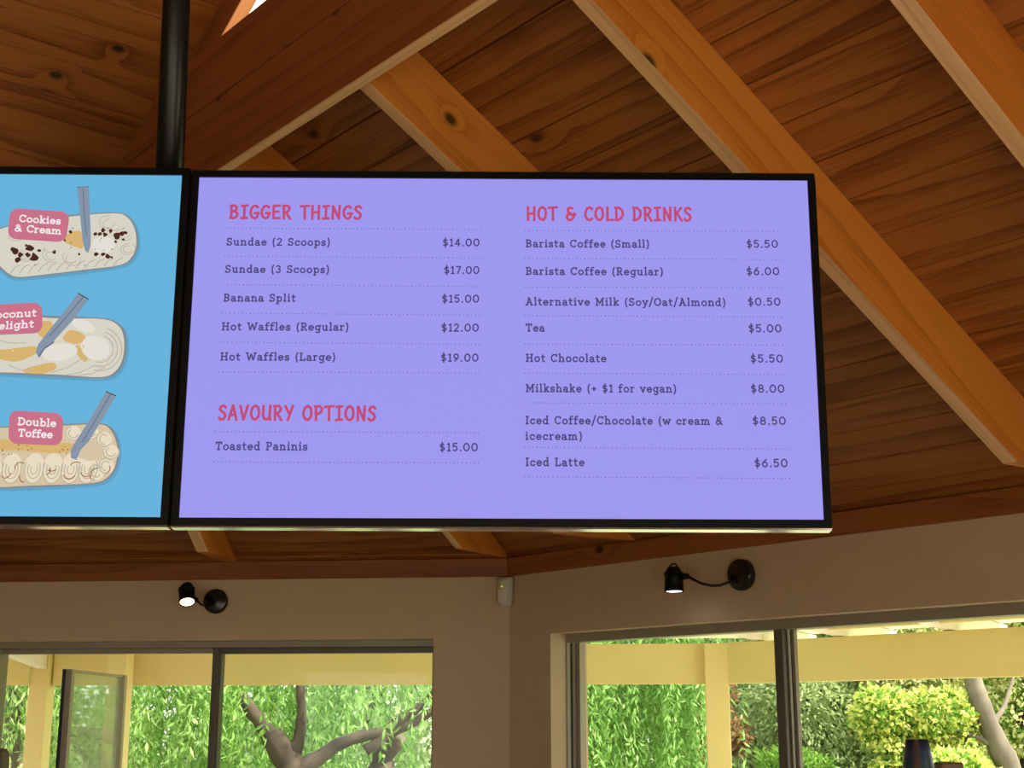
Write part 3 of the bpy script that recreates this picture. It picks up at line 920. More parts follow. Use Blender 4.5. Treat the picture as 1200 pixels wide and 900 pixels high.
# hand-drawn capitals for the headings
K = {
 'B': (5.6, [[(1.3, .2), (1.1, 7.1)], [(.6, 6.9), (2.8, 7.1), (4.1, 6.2), (3.9, 4.9), (2.6, 4.0), (1.3, 3.8)], [(2.6, 4.0), (4.2, 3.3), (4.8, 2.0), (4.0, .8), (2.4, .2), (.7, .3)]]),
 'I': (4.6, [[(2.4, .3), (2.3, 7.0)], [(.7, 6.8), (4.0, 7.1)], [(.6, .2), (4.1, .4)]]),
 'G': (5.7, [[(4.8, 6.0), (3.6, 7.0), (2.0, 6.6), (.9, 4.8), (.8, 2.6), (1.8, .7), (3.4, .2), (4.6, 1.1), (4.8, 2.9)], [(3.0, 3.0), (5.5, 3.1)]]),
 'E': (5.2, [[(1.3, .2), (1.1, 7.0)], [(1.1, 6.9), (4.6, 7.1)], [(1.2, 3.7), (4.0, 3.9)], [(1.3, .3), (4.8, .4)]]),
 'R': (5.6, [[(1.3, 0), (1.1, 7.0)], [(.5, 6.9), (3.0, 7.1), (4.4, 6.0), (4.0, 4.4), (2.6, 3.5), (1.3, 3.4)], [(2.4, 3.4), (4.9, -.1)]]),
 'T': (5.4, [[(2.8, 0), (2.6, 6.9)], [(.2, 6.7), (5.1, 7.1)]]),
 'H': (5.8, [[(1.1, 0), (1.0, 7.1)], [(4.7, -.1), (4.7, 7.2)], [(1.1, 3.4), (4.7, 3.8)]]),
 'N': (5.9, [[(1.1, 0), (1.1, 7.0), (4.6, .2), (4.8, 7.2)]]),
 'S': (5.0, [[(4.3, 6.0), (3.2, 7.0), (1.6, 6.7), (1.0, 5.4), (2.0, 4.2), (3.6, 3.2), (4.2, 1.8), (3.2, .3), (1.6, .1), (.6, 1.0)]]),
 'A': (5.6, [[(.6, 0), (2.7, 7.2), (4.9, -.1)], [(1.4, 2.4), (4.3, 2.6)]]),
 'V': (5.4, [[(.6, 7.1), (2.7, .1), (4.8, 7.2)]]),
 'O': (6.0, [[(3.3, 7.1), (1.7, 6.4), (.8, 4.4), (.9, 2.2), (2.0, .5), (3.6, .2), (4.9, 1.6), (5.2, 4.0), (4.7, 6.1), (3.3, 7.1), (2.4, 6.9)]]),
 'U': (5.8, [[(1.0, 7.1), (.9, 2.4), (1.7, .5), (3.2, .2), (4.5, 1.4), (4.8, 7.2)], [(4.7, 2.2), (4.9, 0)]]),
 'Y': (5.4, [[(.6, 7.1), (2.7, 3.6)], [(4.8, 7.2), (2.3, 0)]]),
 'P': (5.2, [[(1.3, 0), (1.1, 7.0)], [(.5, 6.9), (3.0, 7.1), (4.5, 5.8), (4.0, 4.1), (2.6, 3.2), (1.3, 3.2)]]),
 'C': (5.4, [[(4.8, 6.0), (3.5, 7.1), (1.9, 6.5), (.9, 4.6), (.8, 2.4), (1.9, .6), (3.5, .2), (4.9, 1.1)]]),
 'L': (4.8, [[(1.3, 7.1), (1.2, .3), (4.6, .3)]]),
 'D': (5.8, [[(1.2, .2), (1.1, 7.0)], [(.5, 7.0), (2.8, 6.9), (4.7, 5.4), (5.0, 3.2), (3.9, 1.2), (2.2, .3), (.6, .2)]]),
 'K': (5.4, [[(1.2, 0), (1.1, 7.1)], [(4.7, 7.0), (1.3, 3.3)], [(2.2, 4.0), (4.9, 0)]]),
 '&': (6.2, [[(5.2, 3.9), (4.7, 1.6), (3.2, .2), (1.6, .3), (.8, 1.6), (1.5, 3.2), (3.4, 3.7)], [(3.0, 3.8), (1.6, 4.6), (1.5, 6.2), (2.8, 7.0), (4.2, 6.4)], [(3.4, 2.9), (5.8, 2.9)]]),
 ' ': (3.6, []),
}
def ribbon(mb, pts, w, place, mi=0):
    pts = [np.array(p, float) for p in pts]
    for i in range(1, len(pts) - 1):                       # a sharp turn of the pen starts a new stroke
        a, b = pts[i] - pts[i - 1], pts[i + 1] - pts[i]
        if a @ b < .25 * np.linalg.norm(a) * np.linalg.norm(b):
            ribbon(mb, pts[:i + 1], w, place, mi)
            ribbon(mb, pts[i:], w, place, mi)
            return
    n = len(pts)
    closed = n > 2 and np.linalg.norm(pts[0] - pts[-1]) < 1e-6
    lf, rt = [], []
    for i in range(n):
        a = pts[i - 1] if i else (pts[-2] if closed else pts[0])
        b = pts[i + 1] if i < n - 1 else (pts[1] if closed else pts[-1])
        d1 = pts[i] - a; d2 = b - pts[i]
        l1 = np.linalg.norm(d1); l2 = np.linalg.norm(d2)
        d1 = d1 / l1 if l1 > 1e-9 else d2 / l2
        d2 = d2 / l2 if l2 > 1e-9 else d1
        t = d1 + d2
        tl = np.linalg.norm(t)
        t = t / tl if tl > 1e-6 else d1
        nn = np.array([-t[1], t[0]])
        k = min(1.0 / max(nn @ np.array([-d1[1], d1[0]]), 0.5), 1.6)
        p = pts[i].copy()
        if not closed and i == 0:
            p = p - d2 * w * .35
        if not closed and i == n - 1:
            p = p + d1 * w * .35
        lf.append(p + nn * w / 2 * k); rt.append(p - nn * w / 2 * k)
    for i in range(n - 1):
        mb.face([place(rt[i]), place(rt[i + 1]), place(lf[i + 1]), place(lf[i])], mi=mi)
def text_width(s, font, track):
    return sum(font[c][0] + track for c in s) - track
def letter(mb, s, font, stroke, place, x0, y0, sx, sy, track=0.0, mi=0, shear=0.0):
    """write s from (x0, y0); sx, sy scale glyph units to metres; place maps plane (u, v) to space"""
    x = 0.0
    for c in s:
        wdt, strokes = font[c]
        for st in strokes:
            # strokes are thickened in metres so the pen stays even
            P = [((x + px + shear * py) * sx + x0, py * sy + y0) for px, py in st]
            ribbon(mb, P, stroke, place, mi)
        x += wdt + track

# ------------------------------------------------------------------ menu screens
SW, SH = 1.2176, 0.6849
def tv_frame(yaw, tilt, roll):
    X = V(cos(yaw), sin(yaw), 0)
    n = V(sin(yaw) * cos(tilt), -cos(yaw) * cos(tilt), -sin(tilt))
    Y = np.cross(n, X)
    return X * cos(roll) + Y * sin(roll), -X * sin(roll) + Y * cos(roll), n
M['trimlight'] = M['silver']
def make_screen(c, yaw, tilt, roll, label, bgm):
    X, Y, n = tv_frame(yaw, tilt, roll)
    c = V(*c)
    hw, hh = SW / 2, SH / 2
    bz, bb = 0.0140, 0.0150
    root = empty('menu_screen', c - Y * (hh + bb) - n * .02)
    tag(root, label, 'screen', None)
    mb = MB()
    z = 0.006                                                  # the bezel stands proud of the display
    def bar(x0, x1, y0, y1):
        mb.box(c + X * x0 + Y * y0 - n * .012, X * (x1 - x0), Y * (y1 - y0), n * (z + .012))
    bar(-hw - bz, hw + bz, hh, hh + bz)
    bar(-hw - bz, hw + bz, -hh - bb, -hh)
    bar(-hw - bz, -hw, -hh, hh)
    bar(hw, hw + bz, -hh, hh)
    mb.build('bezel', M['black'], root, bevel=.0012, seg=1)
    mb = MB()
    fr = [c + X * sx * (hw + bz - .001) + Y * sy * (hh + .013) - n * .0125 for sx, sy in ((-1, -1), (1, -1), (1, 1), (-1, 1))]
    md = [c + X * sx * (hw + bz - .001) + Y * sy * (hh + .013) - n * .038 for sx, sy in ((-1, -1), (1, -1), (1, 1), (-1, 1))]
    bk = [c + X * sx * (hw - .12) + Y * (sy * (hh - .12)) - n * .070 for sx, sy in ((-1, -1), (1, -1), (1, 1), (-1, 1))]
    mb.hexa(md, fr)
    mb.hexa(bk, [p - n * .0005 for p in md])
    mb.build('housing', M['black'], root, bevel=.003)
    mb = MB()
    o = c - Y * (hh + bb + .0035) - X * (hw + bz)
    dn = Y * -.0018
    mb.hexa([o - n * .023 + dn, o + X * (2 * hw + 2 * bz) - n * .023 + dn, o + X * (2 * hw + 2 * bz) + n * .0035, o + n * .0035],
            [p + Y * .0034 for p in (o - n * .023, o + X * (2 * hw + 2 * bz) - n * .023, o + X * (2 * hw + 2 * bz) + n * z, o + n * z)])
    mb.build('bottom_trim', M['silver'], root)
    mb = MB()
    P = [c + X * sx * hw + Y * sy * hh for sx, sy in ((-1, -1), (1, -1), (1, 1), (-1, 1))]
    mb.face(P)
    disp = mb.build('display', bgm, root)
    WLOC[disp.name] = WLOC[root.name]
    def uv(px, py):
        p = on_plane(px, py, c, n) - c
        return np.array([p @ X, p @ Y])
    def place(h):
        return lambda q: c + X * q[0] + Y * q[1] + n * h
    return root, disp, uv, place, (X, Y, n, c)

# purple menu
M['purple'] = scr('screen_purple', 157, 151, 239)
M['ink'] = scr('screen_ink', 74, 68, 122)
M['dots'] = scr('screen_dots', 86, 80, 150)
M['pink'] = scr('screen_pink', 192, 74, 118)
tvR, dispR, uvR, plR, frR = make_screen((-0.0181, 2.604, 2.4057), radians(.261), radians(.1081) if False else 0.0, 0, '', M['purple']) if False else make_screen(
    (TVR[0], TVR[1], TVR[2]), TVR[3], TVR[4], TVR[5], 'large black-framed menu screen with a purple food and drinks price list', M['purple'])
PXM = 2.604 / FPX                    # metres per photo pixel on the screens, about
def menu_line(name, s, mat, x0, x1, y0, y1=None, cap=9.5, font=G, stroke=1.75, track=1.1, shear=0.0, capu=7.3):
    a = uvR(x0, y0); b = uvR(x1, y1 if y1 is not None else y0)
    mb = MB()
    w = text_width(s, font, track)
    sx = (b[0] - a[0]) / w
    sy = cap * PXM / capu
    dy = (b[1] - a[1]) / max(b[0] - a[0], 1e-6)
    pl = plR(0.0006)
    letter(mb, s, font, stroke * PXM, lambda q: pl((q[0], q[1] + (q[0] - a[0]) * dy)), a[0], a[1], sx, sy, track, 0, shear)
    return mb.build(name, mat, dispR)
for s, x0, x1, y0, y1 in (('BIGGER THINGS', 268.3, 424.4, 256.2, 257.0), ('SAVOURY OPTIONS', 255, 441, 491.8, 493), ('HOT & COLD DRINKS', 616.7, 811, 258.2, 258.9)):
    menu_line('heading', s, M['pink'], x0, x1, y0, y1, cap=17.3, font=K, stroke=3.2, track=.55, capu=7.1)
for s, x0, x1, y0 in (('Sundae (2 Scoops)', 265.3, 386.9, 287.6), ('Sundae (3 Scoops)', 263.7, 385.9, 319.6), ('Banana Split', 261.8, 346.3, 353.3),
                      ('Hot Waffles (Regular)', 259.6, 408.7, 387.0), ('Hot Waffles (Large)', 258, 393.2, 422.3), ('Toasted Paninis', 252.4, 360.3, 527.3),
                      ('Barista Coffee (Small)', 616, 761, 289.7), ('Barista Coffee (Regular)', 616, 777.3, 322), ('Alternative Milk (Soy/Oat/Almond)', 616, 850.5, 357.8),
                      ('Tea', 616, 638.3, 388.5), ('Hot Chocolate', 616, 710.5, 424), ('Milkshake (+ $1 for vegan)', 616, 792.8, 459.4),
                      ('Iced Coffee/Chocolate (w cream &', 615.7, 846.8, 497), ('icecream)', 615.7, 682.5, 515.4), ('Iced Latte', 615.7, 684.9, 546)):
    menu_line('menu_item', s, M['ink'], x0, x1, y0, y0 + .004 * (x1 - x0))
for s, x0, x1, y0 in (('$14.00', 518.6, 562, 288.6), ('$17.00', 520.2, 561.8, 321), ('$15.00', 517.7, 561.5, 354.6), ('$12.00', 517, 561.1, 388.5), ('$19.00', 516.4, 560.8, 423.7),
                      ('$15.00', 514.8, 560.1, 528.7), ('$5.50', 874.7, 911.8, 290.3), ('$6.00', 874.7, 913.4, 322.4), ('$0.50', 876.3, 914.8, 358.1), ('$5.00', 877, 916.1, 389.4),
                      ('$5.50', 879.3, 917.8, 424.8), ('$8.00', 879.7, 919.4, 460.1), ('$8.50', 881.7, 921.1, 497.8), ('$6.50', 884, 923.2, 547.4)):
    menu_line('price', s, M['ink'], x0, x1, y0, cap=9.7, stroke=1.7, track=1.2)
for x0, y0, x1, y1 in ((265.3, 267.2, 563.6, 269.3), (263.7, 300.4, 563, 302.6), (261.8, 333.4, 562.6, 336.1), (260.2, 367, 562.3, 369.6), (258, 401.1, 561.7, 403.6), (256.4, 435.7, 561.7, 437.5),
                       (252.6, 505.9, 561, 507.1), (250.7, 541.3, 560.4, 542.6),
                       (615, 270.3, 911.7, 271.1), (615, 303, 914, 304.3), (615, 336.3, 915, 337.4), (615, 370, 916, 371.4), (615, 403.1, 917.3, 404.7), (615, 437.3, 918.7, 439), (615, 472, 920.7, 473.4),
                       (615, 524.4, 922.7, 526.3), (615, 558.8, 925.3, 560.7)):
    a = uvR(x0, y0); b = uvR(x1, y1)
    mb = MB()
    nd = int((x1 - x0) / 4.65)
    r = 0.66 * PXM
    pl = plR(0.0006)
    for i in range(nd + 1):
        q = a + (b - a) * i / nd
        mb.face([pl(q + r * np.array([cos(t), sin(t)])) for t in (.5, 1.55, 2.6, 3.64, 4.7, 5.74)])
    mb.build('dotted_rule', M['dots'], dispR)

# blue ice-cream menu
M['blue'] = scr('screen_blue', 100, 178, 219)
tvL, dispL, uvL, plL, frL = make_screen((TVL[0], TVL[1], TVL[2]), TVL[3], TVL[4], TVL[5], 'black-framed menu screen with ice-cream tubs on a sky-blue ground', M['blue'])
tub_mats = [scr('tub_rim', 128, 136, 138), scr('tub_cream', 214, 210, 196), scr('tub_swirl_shade', 186, 176, 156), scr('tub_cookie', 72, 36, 34),
            scr('tub_caramel', 214, 178, 110), scr('tub_scoop', 226, 222, 212), scr('tub_spoon', 132, 148, 168), scr('tub_spoon_shade', 104, 118, 136),
            scr('tub_toffee', 150, 96, 50), scr('tub_cream_warm', 212, 194, 162), scr('tub_swirl_light', 232, 218, 192), scr('tub_soft_shadow', 92, 160, 196)]
lab_mats = [scr('label_pink', 200, 112, 138), scr('label_white', 240, 232, 236)]
def smoothpoly(pts, n=4):
    """closed Catmull-Rom through pixel points"""
    out = []
    k = len(pts)
    for i in range(k):
        p0, p1, p2, p3 = (np.array(pts[(i + j - 1) % k], float) for j in range(4))
        for s in range(n):
            t = s / n
            out.append(.5 * ((2 * p1) + (-p0 + p2) * t + (2 * p0 - 5 * p1 + 4 * p2 - p3) * t * t + (-p0 + 3 * p1 - 3 * p2 + p3) * t ** 3))
    return out
def fill(mb, pts, h, mi, smooth=True):
    P = smoothpoly(pts) if smooth else [np.array(p, float) for p in pts]
    c = sum(P) / len(P)
    pl = plL(h)
    Q = [pl(uvL(*p)) for p in P]
    cc = pl(uvL(*c))
    for i in range(len(Q)):
        a, b = Q[i], Q[(i + 1) % len(Q)]
        if np.cross(a - cc, b - cc) @ frL[2] < 0:
            a, b = b, a
        mb.face([cc, a, b], mi=mi)
def ell(cx, cy, rx, ry, rot=0, n=14, a0=0, a1=360):
    r = radians(rot)
    return [(cx + rx * cos(radians(a0 + (a1 - a0) * i / n)) * cos(r) - ry * sin(radians(a0 + (a1 - a0) * i / n)) * sin(r),
             cy + rx * cos(radians(a0 + (a1 - a0) * i / n)) * sin(r) + ry * sin(radians(a0 + (a1 - a0) * i / n)) * cos(r)) for i in range(n if a1 - a0 == 360 else n + 1)]
def line(mb, pts, w, h, mi):
    pl = plL(h)
    ribbon(mb, [uvL(*p) for p in pts], w * PXM, pl, mi)
def grow(pts, k):
    c = np.mean(np.array(pts, float), axis=0)
    out = []
    for p in pts:
        d = np.array(p) - c
        out.append(tuple(np.array(p) + d / np.linalg.norm(d) * k))
    return out
lr = random.Random(3)
def blob(cx, cy, r, k=7):
    return [(cx + r * lr.uniform(.55, 1.25) * cos(2 * pi * i / k), cy + r * lr.uniform(.5, 1.1) * sin(2 * pi * i / k)) for i in range(k)]
# tub 1: cookies and cream
t1 = [(-12, 285), (-8, 273), (6, 266), (45, 258), (90, 252), (135, 249.5), (150, 254), (159, 268), (161, 287), (156, 301), (142, 311), (100, 317), (40, 324), (18, 325), (5, 318), (-8, 303)]
mb = MB()
fill(mb, grow([(x + 1, y + 2) for x, y in t1], 2.4), .0003, 11)
fill(mb, grow(t1, .9), .0005, 0)
fill(mb, grow(t1, -1.2), .0007, 1)
for cx, cy, r in ((20, 275, 10), (44, 272, 9), (128, 262, 12), (146, 275, 10), (150, 292, 9), (60, 300, 10), (84, 303, 11), (30, 300, 9)):
    for rr in (r, r * .62):
        line(mb, ell(cx, cy, rr, rr * .72, lr.uniform(-30, 30), 10, lr.uniform(-40, 60), lr.uniform(200, 300)), .9, .0008, 2)
for i in range(12):
    x = 12 + i * 11
    line(mb, [(x, 321 - i * .9), (x + 5, 314 - i * .8), (x + 11, 311 - i * .8)], 1.3, .0008, 2)
fill(mb, [(77, 277), (84, 272), (94, 271), (97, 280), (97, 291), (90, 290), (82, 287), (75, 283)], .0009, 4)
fill(mb, ell(121, 287, 14, 9.5, -6), .0010, 5)
for cx, cy, r in ((18, 294, 4.2), (24, 299, 3.6), (21, 304, 4.0), (15, 292, 2.6), (35, 291, 4.6), (40, 302, 5.6), (33, 299, 3.4), (46, 294, 2.4), (31, 288, 2), (64, 296, 2.4), (112, 274, 2.6), (117, 274, 2.4),
                  (121, 270, 2.8), (123, 275, 3.2), (130, 271, 3), (137, 277, 5.4), (143, 274, 3.2), (147, 273, 2.2), (136, 284, 2.2), (145, 281, 1.6), (113, 298, 3), (121, 298, 2.6), (126, 301, 3.2), (131, 302, 1.8), (83, 272, 2.2), (76, 282, 1.6), (93, 298, 1.8)):
    fill(mb, blob(cx, cy, r), .0012, 3)
for i in range(26):
    cx, cy = lr.uniform(8, 152), lr.uniform(262, 312)
    fill(mb, blob(cx, cy, .8, 5), .0011, 3)
fill(mb, [(90.5, 219.8), (104.2, 218.6), (105.6, 250), (106.6, 275), (106.3, 288), (103.5, 297), (100, 294), (97.5, 285), (94.5, 258)], .0014, 6, False)
line(mb, [(97.5, 221), (99, 250), (101.5, 276)], 1.2, .0016, 7)
line(mb, [(90.5, 220), (104.2, 218.9)], 1.1, .0016, 7)
mb.build('tub_picture', tub_mats, dispL)
# tub 2: coconut
t2 = [(-40, 380), (-36, 366), (-15, 362), (20, 367), (60, 371), (119, 373), (138, 379), (146.5, 392), (147, 415), (139, 434), (121, 443), (73, 441), (20, 438.5), (-20, 436), (-36, 426), (-41, 402)]
mb = MB()
fill(mb, grow([(x + 1, y + 2) for x, y in t2], 2.4), .0003, 11)
fill(mb, grow(t2, .8), .0005, 0)
fill(mb, grow(t2, -2.0), .0007, 1)
fill(mb, [(47, 378), (60, 377), (62, 388), (52, 396), (44, 390)], .0009, 4)
fill(mb, [(76, 392), (84, 387), (97, 391), (100, 397), (93, 403), (82, 402), (74, 398)], .0009, 4)
fill(mb, [(-10, 412), (12, 409), (40, 406), (44, 412), (36, 418), (18, 424), (-2, 420)], .0009, 4)
fill(mb, [(91, 404), (97, 410), (104, 416), (101, 424), (94, 420), (88, 410)], .0009, 4)
fill(mb, [(30, 432), (60, 425), (66, 432), (50, 438), (30, 437)], .0009, 4)
fill(mb, ell(112, 408, 17, 14, 20), .0010, 5)
fill(mb, ell(70, 413, 21, 10, -8), .0010, 5)
fill(mb, ell(98, 382, 14, 6.5, 22), .0010, 5)
for rr in (26, 21, 16):
    line(mb, ell(117, 409, rr, rr * .98, 10, 14, -80, 95), 1.2, .0011, 2)
for (x0, y0, x1, y1) in ((60, 437, 100, 418), (75, 440, 112, 428), (92, 440, 124, 430), (-10, 396, 30, 402), (10, 428, 40, 434)):
    line(mb, [(x0, y0), ((x0 + x1) / 2, (y0 + y1) / 2 + 3), (x1, y1)], 1.1, .0011, 2)
for i in range(16):
    fill(mb, blob(lr.choice([20, 98, 60, 46, 128]) + lr.uniform(-9, 9), 414 + lr.uniform(-10, 12), 1.1, 5), .0012, 4 if i % 2 else 10)
fill(mb, [(92, 344), (104, 351), (86, 375), (65, 398), (60, 404), (50, 411), (46, 420), (42, 413), (45, 404), (54, 392), (75, 366)], .0014, 6, False)
line(mb, [(98, 348), (76, 374), (58, 394)], 1.4, .0016, 7)
line(mb, [(92, 344), (104, 351)], 1.1, .0016, 3)
line(mb, [(63, 401), (52, 409), (46, 418)], 2.0, .0015, 7)
mb.build('tub_picture', tub_mats, dispL)
# tub 3: double toffee
t3 = [(-50, 512), (-44, 504), (0, 500.5), (75, 497.5), (117, 496.5), (130, 502), (137.5, 516), (139, 531), (136, 548), (125, 562), (104, 567.5), (40, 570.5), (0, 572), (-35, 572), (-48, 560), (-53, 535)]
mb = MB()
fill(mb, grow([(x + 1, y + 2) for x, y in t3], 2.4), .0003, 11)
fill(mb, grow(t3, .8), .0005, 0)
fill(mb, grow(t3, -1.6), .0007, 9)
fill(mb, [(-30, 514), (20, 516), (60, 519), (84, 520), (82, 529), (60, 531), (20, 528), (-30, 526)], .0008, 4)
for cx in (-32, -8, 14, 40, 62, 83, 103):
    fill(mb, ell(cx, 549, 12, 18, 12), .00085, 10)
    for rr in (1.0, .66, .35):
        line(mb, ell(cx, 550, 11 * rr, 17 * rr, 12, 10, lr.uniform(-60, -20), 200), 1.2, .0010, 2)
for cx, cy in ((86, 508), (106, 507), (122, 515), (130, 530), (124, 546), (112, 554)):
    fill(mb, ell(cx, cy, 10, 9, 20), .00087, 10)
    for rr in (1.0, .62):
        line(mb, ell(cx, cy, 9 * rr, 8 * rr, lr.uniform(0, 90), 10, 0, 230), 1.3, .0010, 2)
fill(mb, [(94, 528), (104, 521), (116, 524), (120, 533), (108, 540), (96, 537)], .0011, 9)
for cx, cy in ((-6, 547), (8, 552), (24, 549), (30, 556), (52, 551), (60, 545), (82, 553), (90, 547), (101, 552), (112, 556), (122, 548)):
    a_ = lr.uniform(0, 360)
    line(mb, ell(cx, cy, lr.uniform(4, 8), lr.uniform(5, 10), lr.uniform(-20, 30), 8, a_, a_ + lr.uniform(70, 150)), 1.1, .0012, 8)
for i in range(22):
    fill(mb, blob(lr.uniform(-20, 88), lr.uniform(520, 533), .9, 5), .0012, 8)
fill(mb, [(124.6, 459.2), (136, 464), (120, 492), (104, 518), (98, 524), (93.5, 529), (90, 539), (83.5, 537), (83, 528), (91, 514), (106, 491)], .0014, 6, False)
line(mb, [(130, 462), (113, 491), (97, 518)], 1.4, .0016, 7)
line(mb, [(124.6, 459.2), (136, 464)], 1.1, .0016, 3)
mb.build('tub_picture', tub_mats, dispL)
def label(pts, lines):
    """rounded pink tag: corners TL, TR, BR, BL in photo pixels; lines: (text, x0, y0, x1, y1, cap)"""
    mb = MB()
    TL, TR, BR, BL = (np.array(p, float) for p in pts)
    P = []
    r = .24
    rx = 10.0
    for c0, ca, cb in ((TL, BL, TR), (TR, TL, BR), (BR, TR, BL), (BL, BR, TL)):
        da = (ca - c0) / np.linalg.norm(ca - c0) * rx; db = (cb - c0) / np.linalg.norm(cb - c0) * rx
        for t in range(6):
            s = t / 5 * pi / 2
            P.append(c0 + da * (1 - sin(s)) + db * (1 - cos(s)))
    fill(mb, [tuple(p) for p in P], .0020, 0, False)
    for s, x0, y0, x1, y1, cap in lines:
        a = uvL(x0, y0); b = uvL(x1, y1)
        w = text_width(s, G, .5)
        sx = (b[0] - a[0]) / w
        dy = (b[1] - a[1]) / (b[0] - a[0])
        pl = plL(.0024)
        letter(mb, s, G, 1.75 * PXM, lambda q: pl((q[0], q[1] + (q[0] - a[0]) * dy)), a[0], a[1], sx, cap * PXM / 7.3, .5, 1)
    mb.build('flavour_label', lab_mats, dispL)
label([(12.5, 244), (82.5, 249), (77.5, 284.5), (9, 280)], [('Cookies', 22.5, 260.2, 71.5, 263.5, 8.8), ('& Cream', 17.5, 271.5, 72.3, 275.2, 8.8)])
label([(-29, 358.5), (49.5, 354.5), (50.5, 390.5), (-27, 394)], [('Coconut', -14.5, 373.8, 43, 371.0, 8.8), ('Delight', -12, 387.2, 40, 383.8, 8.8)])
label([(11.5, 481), (74.8, 484.5), (73, 522.5), (10, 520)], [('Double', 20.8, 498.2, 66, 500.6, 8.8), ('Toffee', 21.5, 511.6, 62, 513.8, 8.8)])

# ------------------------------------------------------------------ pole that carries the screens
PP = at(203, 100, 2.73)
pr = 0.0295
top = V(-0.705, 2.735, 0)
lo = at(198.8, 199, 2.735); hi = at(207.0, 0, 2.735)
dpole = (hi - lo) / np.linalg.norm(hi - lo)
pole_root = empty('screen_pole', lo)
tag(pole_root, 'black steel ceiling pole dropping behind the blue screen', 'pole')
mb = MB()
p_lo = lo - dpole * 0.30
Pz = _aq(hi)
tz = roof_z(0, *_aq(hi)) - hi[2]
p_hi = hi + dpole * (min(roof_z(0, *_aq(hi)), roof_z(4, *_aq(hi))) - hi[2] - .012)
mb.tube([p_lo, p_hi], pr, 20)
mb.build('pole', M['blacksatin'], pole_root)
mb = MB()
mb.lathe(p_hi - UPV * .05, UPV, [(0, .03), (0, .075), (.02, .075), (.02, .04), (.045, .03)], 20)
mb.build('ceiling_flange', M['blacksatin'], pole_root)
mb = MB()
Xl = frL[0]
nL = frL[2]
for zz in (-0.04, -0.24):
    mb.box(lo - Xl * .55 + dpole * zz - UPV * .015 + nL * .010, Xl * 1.15, nL * .016, UPV * .03)
mb.build('mounting_rail', M['black'], pole_root)

# ------------------------------------------------------------------ wall spotlights
M['bulb_warm'] = glow('lit_bulb_warm', (1.0, 0.74, 0.36), 14.0)
M['bulb_white'] = glow('lit_bulb_white', (0.88, 0.97, 1.0), 9.0)
M['reflector'] = plain('reflector', (0.9, 0.9, 0.88), 0.25, metal=0.9)
def wall_spot(P, inward, along, head, aim, path, label, bulb, lightcol, energy, rp, th):
    """P plate centre on the wall; head: back end of the lamp head; aim: its axis; path: arm between"""
    root = empty('wall_spotlight', P)
    tag(root, label, 'lamp', None)
    mb = MB()
    mb.lathe(P + inward * .001, inward, [(0, rp * .93), (.004, rp), (th * .55, rp), (th * .62, rp * .97), (th * .70, rp * .97), (th * .74, rp * 0.99), (th * .92, rp * .96), (th, rp * .86), (th + .001, .004)], 32)
    mb.build('wall_plate', M['blackgloss'], root)
    mb = MB()
    mb.tube(path, 0.0048, 10)
    mb.build('gooseneck_arm', M['blacksatin'], root)
    aim = aim / np.linalg.norm(aim)
    hr, hl_ = .034, .088
    mb = MB()
    mb.lathe(head, aim, [(0, .004), (0, .022), (.012, .027), (.020, .0335), (.0205, .036), (.026, .036), (.0265, .0335), (.06, hr), (hl_ - .008, hr + .0005), (hl_, hr + .001), (hl_, hr - .003), (hl_ - .014, hr - .006), (hl_ - .016, .002)], 28, caps=True)
    hd = mb.build('lamp_head', M['black'], root)
    WLOC[hd.name] = WLOC[root.name]
    mb = MB()
    mb.lathe(head + aim * (hl_ - .013), aim, [(0, .002), (0.0, hr - .0065), (.010, hr - .0042), (.0115, hr * .45), (.012, .001)], 24, caps=False)
    mb.build('bulb', bulb, hd)
    mb = MB()
    ring = np.cross(aim, inward); ring /= np.linalg.norm(ring)
    q = [head + aim * (.020 + .0) + ring * .026 * cos(t) - aim * .034 * sin(t) for t in np.linspace(0, pi, 13)]
    mb.tube(q, .0028, 8)
    mb.build('loop_handle', M['black'], hd)
    mb = MB()
    mb.tube([path[-1], path[-1] * .6 + (head + aim * .04) * .4], [.010, .012], 12)
    mb.build('swivel_knob', M['black'], root)
    ld = bpy.data.lights.new('spot_light', 'SPOT')
    ld.energy = energy; ld.color = lightcol; ld.spot_size = radians(95); ld.spot_blend = .6; ld.shadow_soft_size = .02
    lo_ = bpy.data.objects.new('spot_light', ld)
    COL.objects.link(lo_)
    lo_.parent = root
    lp = head + aim * (hl_ + .006)
    lo_.location = tuple(lp - WLOC[root.name])
    lo_.rotation_euler = Vector(aim).to_track_quat('-Z', 'Y').to_euler()
    return root
# far wall
P = on_plane(254, 705, CORNER, N1)
h0 = on_plane(218.5, 686, CORNER + N1 * .13, N1)
h1 = on_plane(219.5, 709, CORNER + N1 * .175, N1)
ax = h1 - h0
a0_ = P + N1 * .036
j = h0 + ax * .55 - D1 * .032
wall_spot(P, N1, D1, h0, ax, [a0_ + UPV * -.005, a0_ + N1 * .03 + D1 * .02 - UPV * .022, on_plane(236, 709, CORNER + N1 * .10, N1), on_plane(231, 704, CORNER + N1 * .125, N1)],
          'small black wall spotlight, lit warm, over the far window under the purple screen', M['bulb_warm'], (1.0, .78, .5), 3.0, .054, .030)
